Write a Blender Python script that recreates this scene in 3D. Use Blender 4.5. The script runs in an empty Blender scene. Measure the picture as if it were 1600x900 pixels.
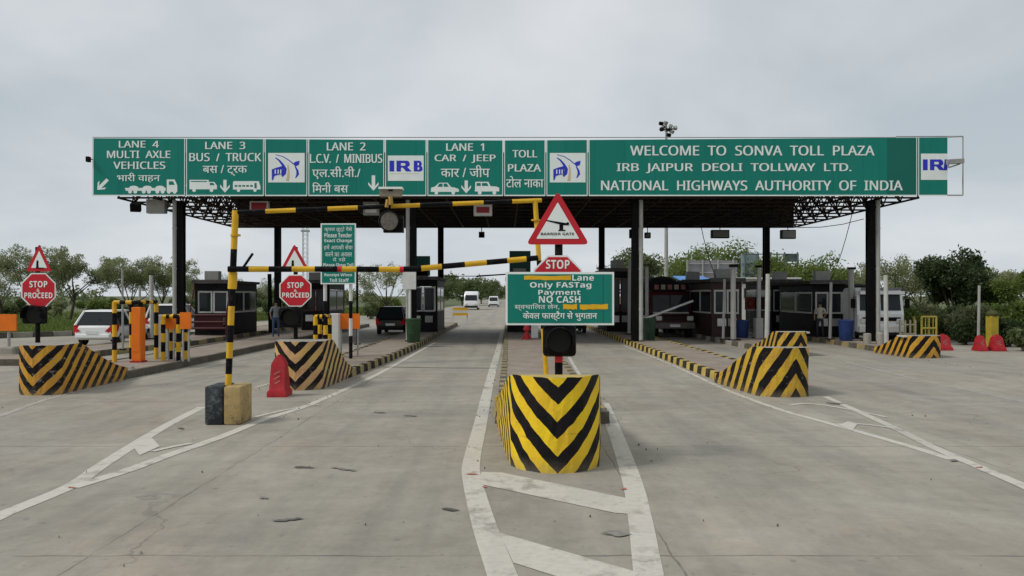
import bpy, bmesh, math, random
import numpy as np
from mathutils import Vector, Matrix
R = math.radians
random.seed(7)
SC = bpy.context.scene
COL = SC.collection

# ------------------------------------------------------------------ camera, sky, sun, exposure
CAMZ = 2.1
cam = bpy.data.cameras.new('camera')
cam.lens = 27.0; cam.sensor_width = 36.0
cam.shift_x = 10 / 1600; cam.shift_y = 12 / 1600
cam.clip_start = 0.05; cam.clip_end = 4000
camo = bpy.data.objects.new('camera', cam); COL.objects.link(camo)
camo.location = (0, 0, CAMZ); camo.rotation_euler = (R(90), 0, 0)
SC.camera = camo

SUN_EL, SUN_AZ = 46, -110          # azimuth from +Y towards +X: behind the camera and to the left
W = bpy.data.worlds.new('World'); SC.world = W; W.use_nodes = True
nt = W.node_tree
bg = nt.nodes['Background']; bg.inputs[1].default_value = 0.1
sky = nt.nodes.new('ShaderNodeTexSky'); sky.sky_type = 'NISHITA'; sky.sun_disc = False
sky.sun_elevation = R(SUN_EL); sky.sun_rotation = R(SUN_AZ); sky.dust_density = 3
tc = nt.nodes.new('ShaderNodeTexCoord')
sepw = nt.nodes.new('ShaderNodeSeparateXYZ'); nt.links.new(tc.outputs['Generated'], sepw.inputs[0])
def wmath(op, a, b=None, clamp=False):
    n = nt.nodes.new('ShaderNodeMath'); n.operation = op; n.use_clamp = clamp
    for i, v in enumerate((a, b)):
        if v is None: continue
        if isinstance(v, (int, float)): n.inputs[i].default_value = v
        else: nt.links.new(v, n.inputs[i])
    return n.outputs[0]
zz = wmath('ADD', wmath('MAXIMUM', sepw.outputs[2], 0.0), 0.22)
cx_ = wmath('DIVIDE', sepw.outputs[0], zz); cy_ = wmath('DIVIDE', sepw.outputs[1], zz)
comb = nt.nodes.new('ShaderNodeCombineXYZ'); nt.links.new(cx_, comb.inputs[0]); nt.links.new(cy_, comb.inputs[1])
nz = nt.nodes.new('ShaderNodeTexNoise'); nt.links.new(comb.outputs[0], nz.inputs['Vector'])
nz.inputs['Scale'].default_value = 0.75; nz.inputs['Detail'].default_value = 6; nz.inputs['Roughness'].default_value = 0.5
nz.inputs['Distortion'].default_value = 0.35
ramp = nt.nodes.new('ShaderNodeValToRGB'); nt.links.new(nz.outputs['Fac'], ramp.inputs[0])
ramp.color_ramp.elements[0].position = 0.36; ramp.color_ramp.elements[0].color = (3.35, 3.75, 4.0, 1)
ramp.color_ramp.elements[1].position = 0.62; ramp.color_ramp.elements[1].color = (5.6, 5.75, 5.85, 1)
# paler towards the horizon
hor = wmath('SUBTRACT', 1.0, wmath('MULTIPLY', wmath('MAXIMUM', sepw.outputs[2], 0.0), 2.6), True)
mixh = nt.nodes.new('ShaderNodeMixRGB'); nt.links.new(wmath('MULTIPLY', hor, 0.45), mixh.inputs[0])
nt.links.new(ramp.outputs[0], mixh.inputs[1]); mixh.inputs[2].default_value = (5.0, 5.5, 6.0, 1)
mixs = nt.nodes.new('ShaderNodeMixRGB'); mixs.inputs[0].default_value = 0.93
nt.links.new(sky.outputs[0], mixs.inputs[1]); nt.links.new(mixh.outputs[0], mixs.inputs[2])
nt.links.new(mixs.outputs[0], bg.inputs[0])

sl = bpy.data.lights.new('sun', 'SUN'); sl.energy = 1.4; sl.angle = R(14); sl.color = (1.0, 0.96, 0.9)
so = bpy.data.objects.new('sun', sl); COL.objects.link(so)
sp = Vector((math.cos(R(SUN_EL)) * math.sin(R(SUN_AZ)), math.cos(R(SUN_EL)) * math.cos(R(SUN_AZ)), math.sin(R(SUN_EL))))
so.rotation_euler = sp.to_track_quat('Z', 'Y').to_euler(); so.location = sp * 50
SC.view_settings.view_transform = 'Standard'; SC.view_settings.look = 'None'
SC.view_settings.exposure = 0.4; SC.view_settings.gamma = 1.0; SC.view_settings.use_curve_mapping = False

# ------------------------------------------------------------------ helpers
F = 1200.0
def P(px, py, D): return Vector(((px - 790) * D / F, D, CAMZ - (py - 462) * D / F))
def XX(px, D): return (px - 790) * D / F
def ZZ(py, D): return CAMZ - (py - 462) * D / F
def G(px, py):
    D = F * CAMZ / (py - 462); return ((px - 790) * D / F, D)

def new_mat(name):
    m = bpy.data.materials.new(name); m.use_nodes = True
    n = m.node_tree; b = n.nodes['Principled BSDF']
    return m, n, b
class NT:
    def __init__(s, n): s.n = n
    def node(s, t, **kw):
        x = s.n.nodes.new(t)
        for k, v in kw.items(): setattr(x, k, v)
        return x
    def set(s, sock, v):
        if hasattr(v, 'is_output') or isinstance(v, bpy.types.NodeSocket): s.n.links.new(v, sock)
        else: sock.default_value = v
    def math(s, op, a, b=0.0, c=None, clamp=False):
        x = s.node('ShaderNodeMath', operation=op, use_clamp=clamp)
        s.set(x.inputs[0], a); s.set(x.inputs[1], b)
        if c is not None: s.set(x.inputs[2], c)
        return x.outputs[0]
    def mix(s, f, a, b):
        x = s.node('ShaderNodeMixRGB')
        s.set(x.inputs[0], f)
        for i, v in ((1, a), (2, b)):
            if isinstance(v, tuple): v = (*v[:3], 1)
            s.set(x.inputs[i], v)
        return x.outputs[0]
    def noise(s, vec, scale, detail=4, rough=0.55, dist=0.0):
        x = s.node('ShaderNodeTexNoise'); s.n.links.new(vec, x.inputs['Vector'])
        x.inputs['Scale'].default_value = scale; x.inputs['Detail'].default_value = detail
        x.inputs['Roughness'].default_value = rough; x.inputs['Distortion'].default_value = dist
        return x.outputs['Fac']
    def step(s, v, lo, hi):
        x = s.node('ShaderNodeMapRange'); s.set(x.inputs[0], v)
        x.inputs[1].default_value = lo; x.inputs[2].default_value = hi
        return x.outputs[0]
    def mapping(s, vec, sc, loc=(0, 0, 0)):
        x = s.node('ShaderNodeMapping'); s.n.links.new(vec, x.inputs[0])
        x.inputs['Scale'].default_value = sc; x.inputs['Location'].default_value = loc
        return x.outputs[0]
    def bump(s, h, strength, dist=0.02):
        x = s.node('ShaderNodeBump'); s.set(x.inputs['Height'], h)
        x.inputs['Strength'].default_value = strength; x.inputs['Distance'].default_value = dist
        return x.outputs[0]

MATS = {}
def pbr(name, c, rough=0.6, metal=0.0, var=0.18, scale=2.5, dirt=0.0, dirtc=(0.2, 0.17, 0.13), bump=0.0, coat=0.0, spec=0.25):
    if name in MATS: return MATS[name]
    m, n, b = new_mat(name); t = NT(n)
    co = t.node('ShaderNodeTexCoord').outputs['Object']
    f = t.noise(co, scale, 5)
    dark = tuple(x * (1 - var) for x in c); lite = tuple(min(1, x * (1 + var)) for x in c)
    colr = t.mix(t.step(f, 0.3, 0.7), dark, lite)
    if dirt:
        g = t.noise(co, scale * 2.3 + 0.7, 6, 0.65, 0.4)
        colr = t.mix(t.math('MULTIPLY', t.step(g, 0.52, 0.72), dirt), colr, dirtc)
    t.set(b.inputs['Base Color'], colr)
    b.inputs['Roughness'].default_value = rough; b.inputs['Metallic'].default_value = metal
    b.inputs['Specular IOR Level'].default_value = spec
    if coat: b.inputs['Coat Weight'].default_value = coat; b.inputs['Coat Roughness'].default_value = 0.08
    if bump: t.set(b.inputs['Normal'], t.bump(t.noise(co, scale * 8, 4), bump))
    MATS[name] = m
    return m

ORG = {}
class MB:
    """collects faces in world coordinates, builds one mesh object"""
    def __init__(s): s.v = []; s.f = []; s.m = []; s.uv = {}
    def add(s, vs, fs, mi=0):
        o = len(s.v); s.v += [tuple(x) for x in vs]
        for f in fs: s.f.append([o + i for i in f]); s.m.append(mi)
        return s
    def box(s, c, d, mi=0, rz=0.0, tx=0.0, bev=0.0):
        x, y, z = d[0] / 2, d[1] / 2, d[2] / 2
        if bev:
            bm = bmesh.new(); bmesh.ops.create_cube(bm, size=1)
            for v in bm.verts: v.co = Vector((v.co.x * d[0], v.co.y * d[1], v.co.z * d[2]))
            bmesh.ops.bevel(bm, geom=bm.edges[:], offset=bev, segments=2, affect='EDGES', profile=0.5)
            bm.verts.index_update()
            vs = [v.co.copy() for v in bm.verts]; fs = [[v.index for v in f.verts] for f in bm.faces]; bm.free()
        else:
            vs = [Vector((i, j, k)) for k in (-z, z) for j in (-y, y) for i in (-x, x)]
            fs = [(0, 2, 3, 1), (4, 5, 7, 6), (0, 1, 5, 4), (2, 6, 7, 3), (0, 4, 6, 2), (1, 3, 7, 5)]
        M = Matrix.Translation(c) @ Matrix.Rotation(rz, 4, 'Z') @ Matrix.Rotation(tx, 4, 'X')
        return s.add([M @ v for v in vs], fs, mi)
    def bx(s, x0, x1, y0, y1, z0, z1, mi=0, bev=0.0):
        return s.box(((x0 + x1) / 2, (y0 + y1) / 2, (z0 + z1) / 2), (abs(x1 - x0), abs(y1 - y0), abs(z1 - z0)), mi, bev=bev)
    def tube(s, p0, p1, r0, r1=None, n=8, mi=0, caps=True):
        p0, p1 = Vector(p0), Vector(p1); r1 = r0 if r1 is None else r1
        d = (p1 - p0)
        if d.length < 1e-6: return s
        q = d.normalized().to_track_quat('Z', 'Y'); vs = []
        ph = math.pi / n if n == 4 else 0
        for p, r in ((p0, r0), (p1, r1)):
            for i in range(n):
                a = 2 * math.pi * i / n + ph; vs.append(p + q @ Vector((r * math.cos(a), r * math.sin(a), 0)))
        fs = [(i, (i + 1) % n, n + (i + 1) % n, n + i) for i in range(n)]
        if caps: fs += [tuple(range(n - 1, -1, -1)), tuple(range(n, 2 * n))]
        return s.add(vs, fs, mi)
    def seg(s, pts, r, bounds, n=10, mis=(0, 1)):
        """tube along a polyline, split at the given fractions, colours alternate"""
        pts = [Vector(p) for p in pts]; L = [0]
        for a, b in zip(pts, pts[1:]): L.append(L[-1] + (b - a).length)
        def at(t):
            t *= L[-1]
            for i in range(len(pts) - 1):
                if t <= L[i + 1] + 1e-9: return pts[i].lerp(pts[i + 1], (t - L[i]) / max(1e-9, L[i + 1] - L[i]))
            return pts[-1]
        for i, (a, b) in enumerate(zip(bounds, bounds[1:])):
            inner = [a] + [l / L[-1] for l in L if a + 1e-4 < l / L[-1] < b - 1e-4] + [b]
            for c, d in zip(inner, inner[1:]): s.tube(at(c), at(d), r, r, n, mis[i % len(mis)], caps=True)
        return s
    def prism(s, pts, y0, y1, mi=0, mi_side=None):
        """pts: list of (x, z), counter-clockwise seen from -Y; y0 is the front"""
        n = len(pts); vs = [(x, y0, z) for x, z in pts] + [(x, y1, z) for x, z in pts]
        s.add(vs, [tuple(range(n))], mi)
        o = len(s.v) - 2 * n
        ms = mi if mi_side is None else mi_side
        s.f.append([o + n + i for i in range(n - 1, -1, -1)]); s.m.append(ms)
        for i in range(n):
            j = (i + 1) % n; s.f.append([o + i, o + n + i, o + n + j, o + j]); s.m.append(ms)
        return s
    def side(s, pts, x0, x1, mi=0):
        """profile in (y, z) extruded along x"""
        n = len(pts); vs = [(x0, y, z) for y, z in pts] + [(x1, y, z) for y, z in pts]
        return s.add(vs, [tuple(range(n)), tuple(range(2 * n - 1, n - 1, -1))] + [(i, n + i, n + (i + 1) % n, (i + 1) % n) for i in range(n)], mi)
    def flat(s, pts, z, mi=0):
        return s.add([(x, y, z) for x, y in pts], [tuple(range(len(pts)))], mi)
    def loft(s, rings, mi=0, caps=True):
        n = len(rings[0]); o = len(s.v)
        for r in rings: s.v += [tuple(p) for p in r]
        for k in range(len(rings) - 1):
            for i in range(n):
                j = (i + 1) % n; s.f.append([o + k * n + i, o + k * n + j, o + (k + 1) * n + j, o + (k + 1) * n + i]); s.m.append(mi)
        if caps:
            s.f.append([o + i for i in range(n - 1, -1, -1)]); s.m.append(mi)
            b = o + (len(rings) - 1) * n; s.f.append([b + i for i in range(n)]); s.m.append(mi)
        return s
    def lathe(s, c, prof, n=14, mi=0):
        rings = [[(c[0] + r * math.cos(2 * math.pi * i / n), c[1] + r * math.sin(2 * math.pi * i / n), c[2] + z) for i in range(n)] for r, z in prof]
        return s.loft(rings, mi)
    def build(s, name, mats, parent=None, smooth=False, fix=True):
        me = bpy.data.meshes.new(name)
        org = ORG.get(parent.name, Vector()) if parent else Vector()
        me.from_pydata([(a - org.x, b - org.y, c - org.z) for a, b, c in s.v], [], s.f)
        if not isinstance(mats, (list, tuple)): mats = [mats]
        for m in mats: me.materials.append(m)
        if len(mats) > 1: me.polygons.foreach_set('material_index', s.m)
        if fix:
            bm = bmesh.new(); bm.from_mesh(me); bmesh.ops.recalc_face_normals(bm, faces=bm.faces[:]); bm.to_mesh(me); bm.free()
        if smooth:
            me.polygons.foreach_set('use_smooth', [True] * len(me.polygons))
            try: me.set_sharp_from_angle(angle=R(40))
            except Exception: pass
        me.update()
        o = bpy.data.objects.new(name, me); COL.objects.link(o)
        if parent: o.parent = parent; ORG[o.name] = org
        return o

def thing(name, loc, label, cat, group=None):
    o = bpy.data.objects.new(name, None); COL.objects.link(o); o.location = loc
    o.empty_display_size = 0.3
    ORG[o.name] = Vector(loc); tag(o, label, cat, group); return o
def tag(o, label=None, cat=None, group=None, kind=None):
    if label: o['label'] = label
    if cat: o['category'] = cat
    if group: o['group'] = group
    if kind: o['kind'] = kind
    return o
def copy_tree(o, loc=None, label=None, parent=None):
    c = o.copy(); COL.objects.link(c)
    if parent: c.parent = parent
    if loc is not None: c.location = loc
    if label: c['label'] = label
    for ch in o.children: copy_tree(ch, parent=c)
    return c

# ---- lettering: outlines of the built-in typeface turned into flat mesh
def bold(t):
    r = ''
    for ch in t:
        if 'A' <= ch <= 'Z': r += chr(0x1D5D4 + ord(ch) - 65)
        elif 'a' <= ch <= 'z': r += chr(0x1D5EE + ord(ch) - 97)
        elif '0' <= ch <= '9': r += chr(0x1D7EC + ord(ch) - 48)
        else: r += ch
    return r
def text_mesh(body, offset=0.0):
    c = bpy.data.curves.new('lettering', 'FONT'); c.body = body; c.size = 1; c.offset = offset; c.resolution_u = 3
    o = bpy.data.objects.new('lettering', c); COL.objects.link(o)
    bpy.context.view_layer.update()
    me = bpy.data.meshes.new_from_object(o.evaluated_get(bpy.context.evaluated_depsgraph_get()))
    v = [tuple(x.co) for x in me.vertices]; f = [list(p.vertices) for p in me.polygons]
    bpy.data.objects.remove(o); bpy.data.curves.remove(c); bpy.data.meshes.remove(me)
    par = list(range(len(v)))
    def find(a):
        while par[a] != a: par[a] = par[par[a]]; a = par[a]
        return a
    for p in f:
        for b in p[1:]: par[find(b)] = find(p[0])
    ids = {}; isl = [ids.setdefault(find(i), len(ids)) for i in range(len(v))]
    return v, f, isl
def plain(t):
    r = ''
    for ch in t:
        if 'A' <= ch <= 'Z': r += chr(0x1D5A0 + ord(ch) - 65)
        elif 'a' <= ch <= 'z': r += chr(0x1D5BA + ord(ch) - 97)
        elif '0' <= ch <= '9': r += chr(0x1D7E2 + ord(ch) - 48)
        else: r += ch
    return r
def write(mb, body, px0, px1, py0, py1, D, mi=0, heavy=0.0, face=None, twin=0.0):
    """lettering that fills the box px0..px1, py0 (top)..py1 (foot) on the plane y = D"""
    v, f, isl = text_mesh((face or bold)(body), heavy)
    if not v: return
    xs = [a[0] for a in v]; ys = [a[1] for a in v]
    x0, x1, y0, y1 = min(xs), max(xs), min(ys), max(ys)
    X0, X1, Z0, Z1 = XX(px0, D), XX(px1, D), ZZ(py1, D), ZZ(py0, D)
    for sh, dz in (((-twin, 0), (twin, .006)) if twin else ((0, 0),)):
        mb.add([(X0 + sh * D / F + (a - x0) / (x1 - x0) * (X1 - X0), D - dz - 0.0012 * (isl[i] % 4), Z0 + (b - y0) / (y1 - y0) * (Z1 - Z0)) for i, (a, b, c) in enumerate(v)], f, mi)
def plate(mb, pxy, D, th, mi=0, mis=None):
    pts = [(XX(x, D), ZZ(y, D)) for x, y in pxy]
    mb.prism(pts, D, D + th, mi, mis)
def ell(cx, cy, rx, ry, n=20): return [(cx + rx * math.cos(2 * math.pi * i / n), cy - ry * math.sin(2 * math.pi * i / n)) for i in range(n)]
def rect(x0, x1, y0, y1): return [(x0, y1), (x1, y1), (x1, y0), (x0, y0)]

# ------------------------------------------------------------------ materials
def road_mat():
    m, n, b = new_mat('road_concrete'); t = NT(n)
    pos = t.node('ShaderNodeNewGeometry').outputs['Position']
    sx = t.node('ShaderNodeSeparateXYZ'); n.links.new(pos, sx.inputs[0])
    big = t.noise(t.mapping(pos, (1, 0.45, 1)), 0.22, 5, 0.6, 0.6)
    mid = t.noise(t.mapping(pos, (1, 0.55, 1)), 1.3, 6, 0.65, 0.3)
    streak = t.noise(t.mapping(pos, (2.2, 0.12, 1), (3, 0, 0)), 0.8, 5, 0.6)
    fine = t.noise(pos, 28, 3, 0.7)
    c = t.mix(t.step(big, 0.32, 0.68), (0.355, 0.325, 0.262), (0.295, 0.274, 0.232))
    c = t.mix(t.math('MULTIPLY', t.step(t.noise(t.mapping(pos, (1, .6, 1), (17, 5, 0)), 0.33, 5, 0.6, .5), 0.5, 0.72), 0.75), c, (0.355, 0.285, 0.215))
    c = t.mix(t.math('MULTIPLY', t.step(streak, 0.47, 0.7), 0.55), c, (0.195, 0.184, 0.16))
    lanes = None
    for cxl in (-7.3, -1.95, 3.45, 8.25, 13.0, -13.0):
        d1 = t.math('ABSOLUTE', t.math('SUBTRACT', t.math('ABSOLUTE', t.math('SUBTRACT', t.math('ADD', sx.outputs[0], t.math('MULTIPLY', t.math('SUBTRACT', big, .5), 1.6)), cxl)), .62))
        g1 = t.step(d1, .55, .05); lanes = g1 if lanes is None else t.math('MAXIMUM', lanes, g1)
    tn = t.noise(t.mapping(pos, (1.3, .16, 1), (4, 1, 0)), 1.1, 6, .66, .3)
    c = t.mix(t.math('MULTIPLY', t.math('MULTIPLY', lanes, t.step(tn, .36, .62)), .42), c, (0.165, 0.158, 0.146))
    st2 = t.noise(t.mapping(pos, (0.28, 1.9, 1), (0, 9, 0)), 1.0, 6, 0.62, 0.5)
    c = t.mix(t.math('MULTIPLY', t.step(st2, 0.5, 0.72), 0.4), c, (0.212, 0.2, 0.173))
    c = t.mix(t.math('MULTIPLY', t.step(st2, 0.45, 0.25), 0.35), c, (0.37, 0.345, 0.295))
    c = t.mix(t.math('MULTIPLY', t.step(mid, 0.35, 0.62), 0.32), c, (0.35, 0.335, 0.295))
    c = t.mix(t.math('MULTIPLY', t.step(t.noise(t.mapping(pos, (1, .4, 1), (8, 2, 0)), 2.4, 6, 0.7, .4), 0.6, 0.74), 0.4), c, (0.15, 0.145, 0.135))
    c = t.mix(t.math('MULTIPLY', t.step(t.noise(t.mapping(pos, (1, .7, 1)), 9, 3, 0.6), 0.64, 0.72), 0.5), c, (0.14, 0.135, 0.125))
    c = t.mix(t.math('MULTIPLY', t.step(fine, 0.3, 0.75), 0.22), c, (0.2, 0.19, 0.17))
    md = t.math('ADD', t.math('MULTIPLY', t.noise(t.mapping(pos, (.8, .8, 1), (31, 7, 0)), .5, 8, .72, .4), .6), t.math('MULTIPLY', t.noise(t.mapping(pos, (1, .8, 1), (2, 13, 0)), 3.4, 7, .78, .3), .4))
    mm = t.node('ShaderNodeVectorMath', operation='SCALE'); t.set(mm.inputs[0], c); t.set(mm.inputs['Scale'], t.math('ADD', t.math('MULTIPLY', md, 1.5), .25)); c = mm.outputs[0]
    # slab joints, wandering a little
    wob = t.math('MULTIPLY', t.math('SUBTRACT', t.noise(pos, 1.6, 4), 0.5), 0.10)
    jy = t.math('ABSOLUTE', t.math('SUBTRACT', t.math('FRACT', t.math('DIVIDE', t.math('ADD', t.math('ADD', sx.outputs[1], 0.55), wob), 4.5)), 0.5))
    jx = t.math('ABSOLUTE', t.math('SUBTRACT', t.math('FRACT', t.math('DIVIDE', t.math('ADD', t.math('ADD', sx.outputs[0], 1.0), wob), 4.7)), 0.5))
    j = t.math('MAXIMUM', t.math('LESS_THAN', jy, 0.0030), t.math('LESS_THAN', jx, 0.0022))
    jn = t.math('MULTIPLY', j, t.step(t.noise(pos, 0.9, 5, 0.7), 0.36, 0.62))
    c = t.mix(t.math('MULTIPLY', jn, 0.72), c, (0.09, 0.085, 0.075))
    # hairline cracks here and there
    vo = t.node('ShaderNodeTexVoronoi', feature='DISTANCE_TO_EDGE'); vo.inputs['Scale'].default_value = 0.28
    dist = t.node('ShaderNodeVectorMath', operation='ADD'); n.links.new(pos, dist.inputs[0])
    nzc = t.node('ShaderNodeTexNoise'); n.links.new(pos, nzc.inputs['Vector']); nzc.inputs['Scale'].default_value = 1.1; nzc.inputs['Detail'].default_value = 6
    n.links.new(nzc.outputs['Color'], dist.inputs[1]); n.links.new(dist.outputs[0], vo.inputs['Vector'])
    ck = t.math('MULTIPLY', t.math('LESS_THAN', vo.outputs['Distance'], 0.0035), t.step(t.noise(pos, 0.35, 3), 0.52, 0.6))
    c = t.mix(t.math('MULTIPLY', ck, 0.35), c, (0.1, 0.095, 0.085))
    t.set(b.inputs['Base Color'], c); b.inputs['Roughness'].default_value = 0.82
    b.inputs['Specular IOR Level'].default_value = 0.3
    h = t.math('SUBTRACT', t.math('ADD', t.math('MULTIPLY', fine, 0.3), t.math('MULTIPLY', mid, 0.6)), t.math('MULTIPLY', jn, 1.2))
    t.set(b.inputs['Normal'], t.bump(h, 0.35, 0.012))
    return m
def paint_mat(name, c, under, wear, scale=3.0):
    m, n, b = new_mat(name); t = NT(n)
    pos = t.node('ShaderNodeNewGeometry').outputs['Position']
    f = t.noise(pos, scale, 7, 0.72, 0.3); g = t.noise(pos, 0.9, 4)
    w = t.step(t.math('ADD', t.math('MULTIPLY', f, 0.75), t.math('MULTIPLY', g, 0.25)), wear, wear + 0.09)
    col = t.mix(t.math('MULTIPLY', t.step(t.noise(pos, 14, 3), .4, .7), .25), c, under)
    col = t.mix(t.math('MULTIPLY', w, 0.85), col, under)
    col = t.mix(t.math('MULTIPLY', t.step(t.noise(t.mapping(pos, (1, .2, 1)), 1.4, 4), .5, .75), .35), col, (.24, .22, .19))
    t.set(b.inputs['Base Color'], col); b.inputs['Roughness'].default_value = 0.7
    return m
def stripe_mat(name, mode, period, phase, slope, wear, yel=(0.72, 0.47, 0.025)):
    """chevrons on a wall: u is metres along the wall from the nose, v metres up"""
    m, n, b = new_mat(name); t = NT(n)
    tcn = t.node('ShaderNodeTexCoord'); uv = tcn.outputs['UV']; ob = tcn.outputs['Object']
    s = t.node('ShaderNodeSeparateXYZ'); n.links.new(uv, s.inputs[0])
    wob = t.math('MULTIPLY', t.math('SUBTRACT', t.noise(ob, 9, 3), 0.5), 0.022)
    au = t.math('MULTIPLY', t.math('ABSOLUTE', s.outputs[0]), slope)
    q = t.math('SUBTRACT' if mode == 'V' else 'ADD', s.outputs[1], au)
    fr = t.math('FRACT', t.math('DIVIDE', t.math('ADD', t.math('ADD', q, phase + 20 * period), wob), period))
    yl = t.math('GREATER_THAN', fr, 0.5)
    f1 = t.noise(ob, 2.2, 6, 0.6, .2)
    Y = t.mix(t.step(f1, 0.35, 0.68), yel, (yel[0] * 0.86, yel[1] * 0.74, yel[2] * 1.6))
    K = t.mix(t.step(f1, 0.35, 0.7), (0.006, 0.0055, 0.007), (0.016, 0.013, 0.013))
    c = t.mix(yl, K, Y)
    # scuffs down to the plaster, road dust near the foot
    sc = t.math('MULTIPLY', t.step(t.noise(t.mapping(ob, (1, 1, 1.6)), 6.5, 7, 0.75, .5), wear, wear + 0.05), 0.8)
    c = t.mix(sc, c, (0.27, 0.235, 0.19))
    rust = t.math('MULTIPLY', t.step(t.noise(ob, 3.7, 5, 0.6, .3), wear - 0.03, wear + 0.12), 0.45)
    c = t.mix(t.math('MULTIPLY', rust, yl), c, (0.42, 0.17, 0.05))
    mud = t.math('MULTIPLY', t.step(t.math('ADD', s.outputs[1], t.math('MULTIPLY', t.noise(ob, 5, 5), 0.3)), 0.34, 0.1), 0.45)
    c = t.mix(mud, c, (0.22, 0.19, 0.14))
    t.set(b.inputs['Base Color'], c); b.inputs['Roughness'].default_value = 0.5; b.inputs['Specular IOR Level'].default_value = 0.12
    scf = t.math('MULTIPLY', t.step(t.noise(t.mapping(uv, (.5, 7, 1)), 2.4, 5, .7), .6, .7), t.step(t.math('ABSOLUTE', t.math('SUBTRACT', s.outputs[1], .42)), .3, .1))
    c = t.mix(t.math('MULTIPLY', scf, .55), c, (.035, .032, .03)); t.set(b.inputs['Base Color'], c)
    t.set(b.inputs['Normal'], t.bump(t.math('ADD', t.noise(ob, 16, 5, .6), t.math('MULTIPLY', t.noise(ob, 3.2, 3), 2.5)), 0.45, 0.02))
    return m
def leaf_mat(name, c1, c2, c3):
    m, n, b = new_mat(name); t = NT(n)
    ob = t.node('ShaderNodeTexCoord').outputs['Object']
    rnd = t.node('ShaderNodeNewGeometry').outputs['Random Per Island']
    c = t.mix(t.step(t.noise(ob, 0.9, 4), .35, .65), c1, c2)
    c = t.mix(t.math('MULTIPLY', t.math('POWER', rnd, 3.0), 0.8), c, c3)
    t.set(b.inputs['Base Color'], c); b.inputs['Roughness'].default_value = 0.6
    b.inputs['Specular IOR Level'].default_value = 0.25
    tr = t.node('ShaderNodeBsdfTranslucent'); t.set(tr.inputs[0], c)
    mx = t.node('ShaderNodeMixShader'); mx.inputs[0].default_value = 0.42
    n.links.new(b.outputs[0], mx.inputs[1]); n.links.new(tr.outputs[0], mx.inputs[2])
    n.links.new(mx.outputs[0], n.nodes['Material Output'].inputs[0])
    return m
def ground_mat():
    m, n, b = new_mat('field_soil'); t = NT(n)
    pos = t.node('ShaderNodeNewGeometry').outputs['Position']
    c = t.mix(t.step(t.noise(pos, 0.06, 5), .38, .62), (0.062, 0.092, 0.025), (0.105, 0.12, 0.045))
    c = t.mix(t.math('MULTIPLY', t.step(t.noise(pos, 0.25, 5, .6), .52, .66), .7), c, (0.17, 0.14, 0.085))
    c = t.mix(t.math('MULTIPLY', t.step(t.noise(pos, 3, 4, .7), .4, .7), .4), c, (0.04, 0.062, 0.016))
    t.set(b.inputs['Base Color'], c); b.inputs['Roughness'].default_value = 0.9
    t.set(b.inputs['Normal'], t.bump(t.noise(pos, 6, 5), 0.5, 0.05))
    return m
def paving_mat():
    m, n, b = new_mat('island_paving'); t = NT(n)
    pos = t.node('ShaderNodeNewGeometry').outputs['Position']
    br = t.node('ShaderNodeTexBrick'); n.links.new(pos, br.inputs['Vector'])
    br.inputs['Scale'].default_value = 3.4; br.inputs['Mortar Size'].default_value = 0.018
    br.inputs['Color1'].default_value = (0.29, 0.225, 0.175, 1); br.inputs['Color2'].default_value = (0.25, 0.2, 0.165, 1)
    br.inputs['Mortar'].default_value = (0.15, 0.125, 0.1, 1)
    c = t.mix(t.math('MULTIPLY', t.step(t.noise(pos, 1.2, 6, .65), .42, .65), .7), br.outputs['Color'], (0.33, 0.295, 0.24))
    c = t.mix(t.math('MULTIPLY', t.step(t.noise(pos, 4, 5, .7), .55, .7), .5), c, (0.14, 0.12, 0.095))
    t.set(b.inputs['Base Color'], c); b.inputs['Roughness'].default_value = 0.85
    t.set(b.inputs['Normal'], t.bump(t.noise(pos, 14, 4), 0.4, 0.02))
    return m
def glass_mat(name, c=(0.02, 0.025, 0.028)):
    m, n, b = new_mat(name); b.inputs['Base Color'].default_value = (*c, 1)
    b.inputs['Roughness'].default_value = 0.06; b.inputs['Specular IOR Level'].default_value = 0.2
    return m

M_ROAD = road_mat(); M_GROUND = ground_mat(); M_PAVE = paving_mat()
M_LINE = paint_mat('lane_paint', (0.55, 0.525, 0.46), (0.28, 0.262, 0.225), 0.52)
M_LINE_FADED = paint_mat('lane_paint_faded', (0.40, 0.38, 0.335), (0.28, 0.265, 0.235), 0.47)
M_KY = pbr('kerb_yellow', (0.5, 0.37, 0.09), .7, var=.2, dirt=.75, scale=3)
M_KB = pbr('kerb_black', (0.03, 0.028, 0.026), .7, var=.3, dirt=.7, dirtc=(.17, .145, .11), scale=3, spec=.06)
M_KFY = pbr('kerb_faded_yellow', (0.3, 0.24, 0.12), .8, var=.25, dirt=.7, dirtc=(.16, .14, .11), scale=2.5)
M_KFB = pbr('kerb_faded_black', (0.1, 0.088, 0.07), .8, var=.3, dirt=.6, dirtc=(.2, .175, .13), scale=2.5)
M_CONC = pbr('concrete', (0.3, 0.285, 0.25), .85, var=.2, dirt=.5, scale=2, bump=.3)
M_YEL = pbr('post_yellow', (0.68, 0.40, 0.02), .42, var=.14, dirt=.35, dirtc=(.4, .2, .06), scale=4)
M_BLK = pbr('post_black', (0.007, 0.0065, 0.008), .45, var=.3, dirt=.3, dirtc=(.1, .085, .07), scale=4, spec=.06)
M_WHT = pbr('white_paint', (0.62, 0.62, 0.59), .5, var=.08, dirt=.3, dirtc=(.4, .37, .31), scale=3)
M_ORANGE = pbr('orange_panel', (0.75, 0.17, 0.012), .45, var=.1, dirt=.2, dirtc=(.4, .12, .03), scale=3)
M_RED = pbr('sign_red', (0.52, 0.018, 0.03), .4, var=.07, scale=3)
M_REDP = pbr('red_plastic', (0.37, 0.016, 0.024), .5, var=.2, dirt=.6, dirtc=(.2, .07, .055), scale=5)
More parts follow.
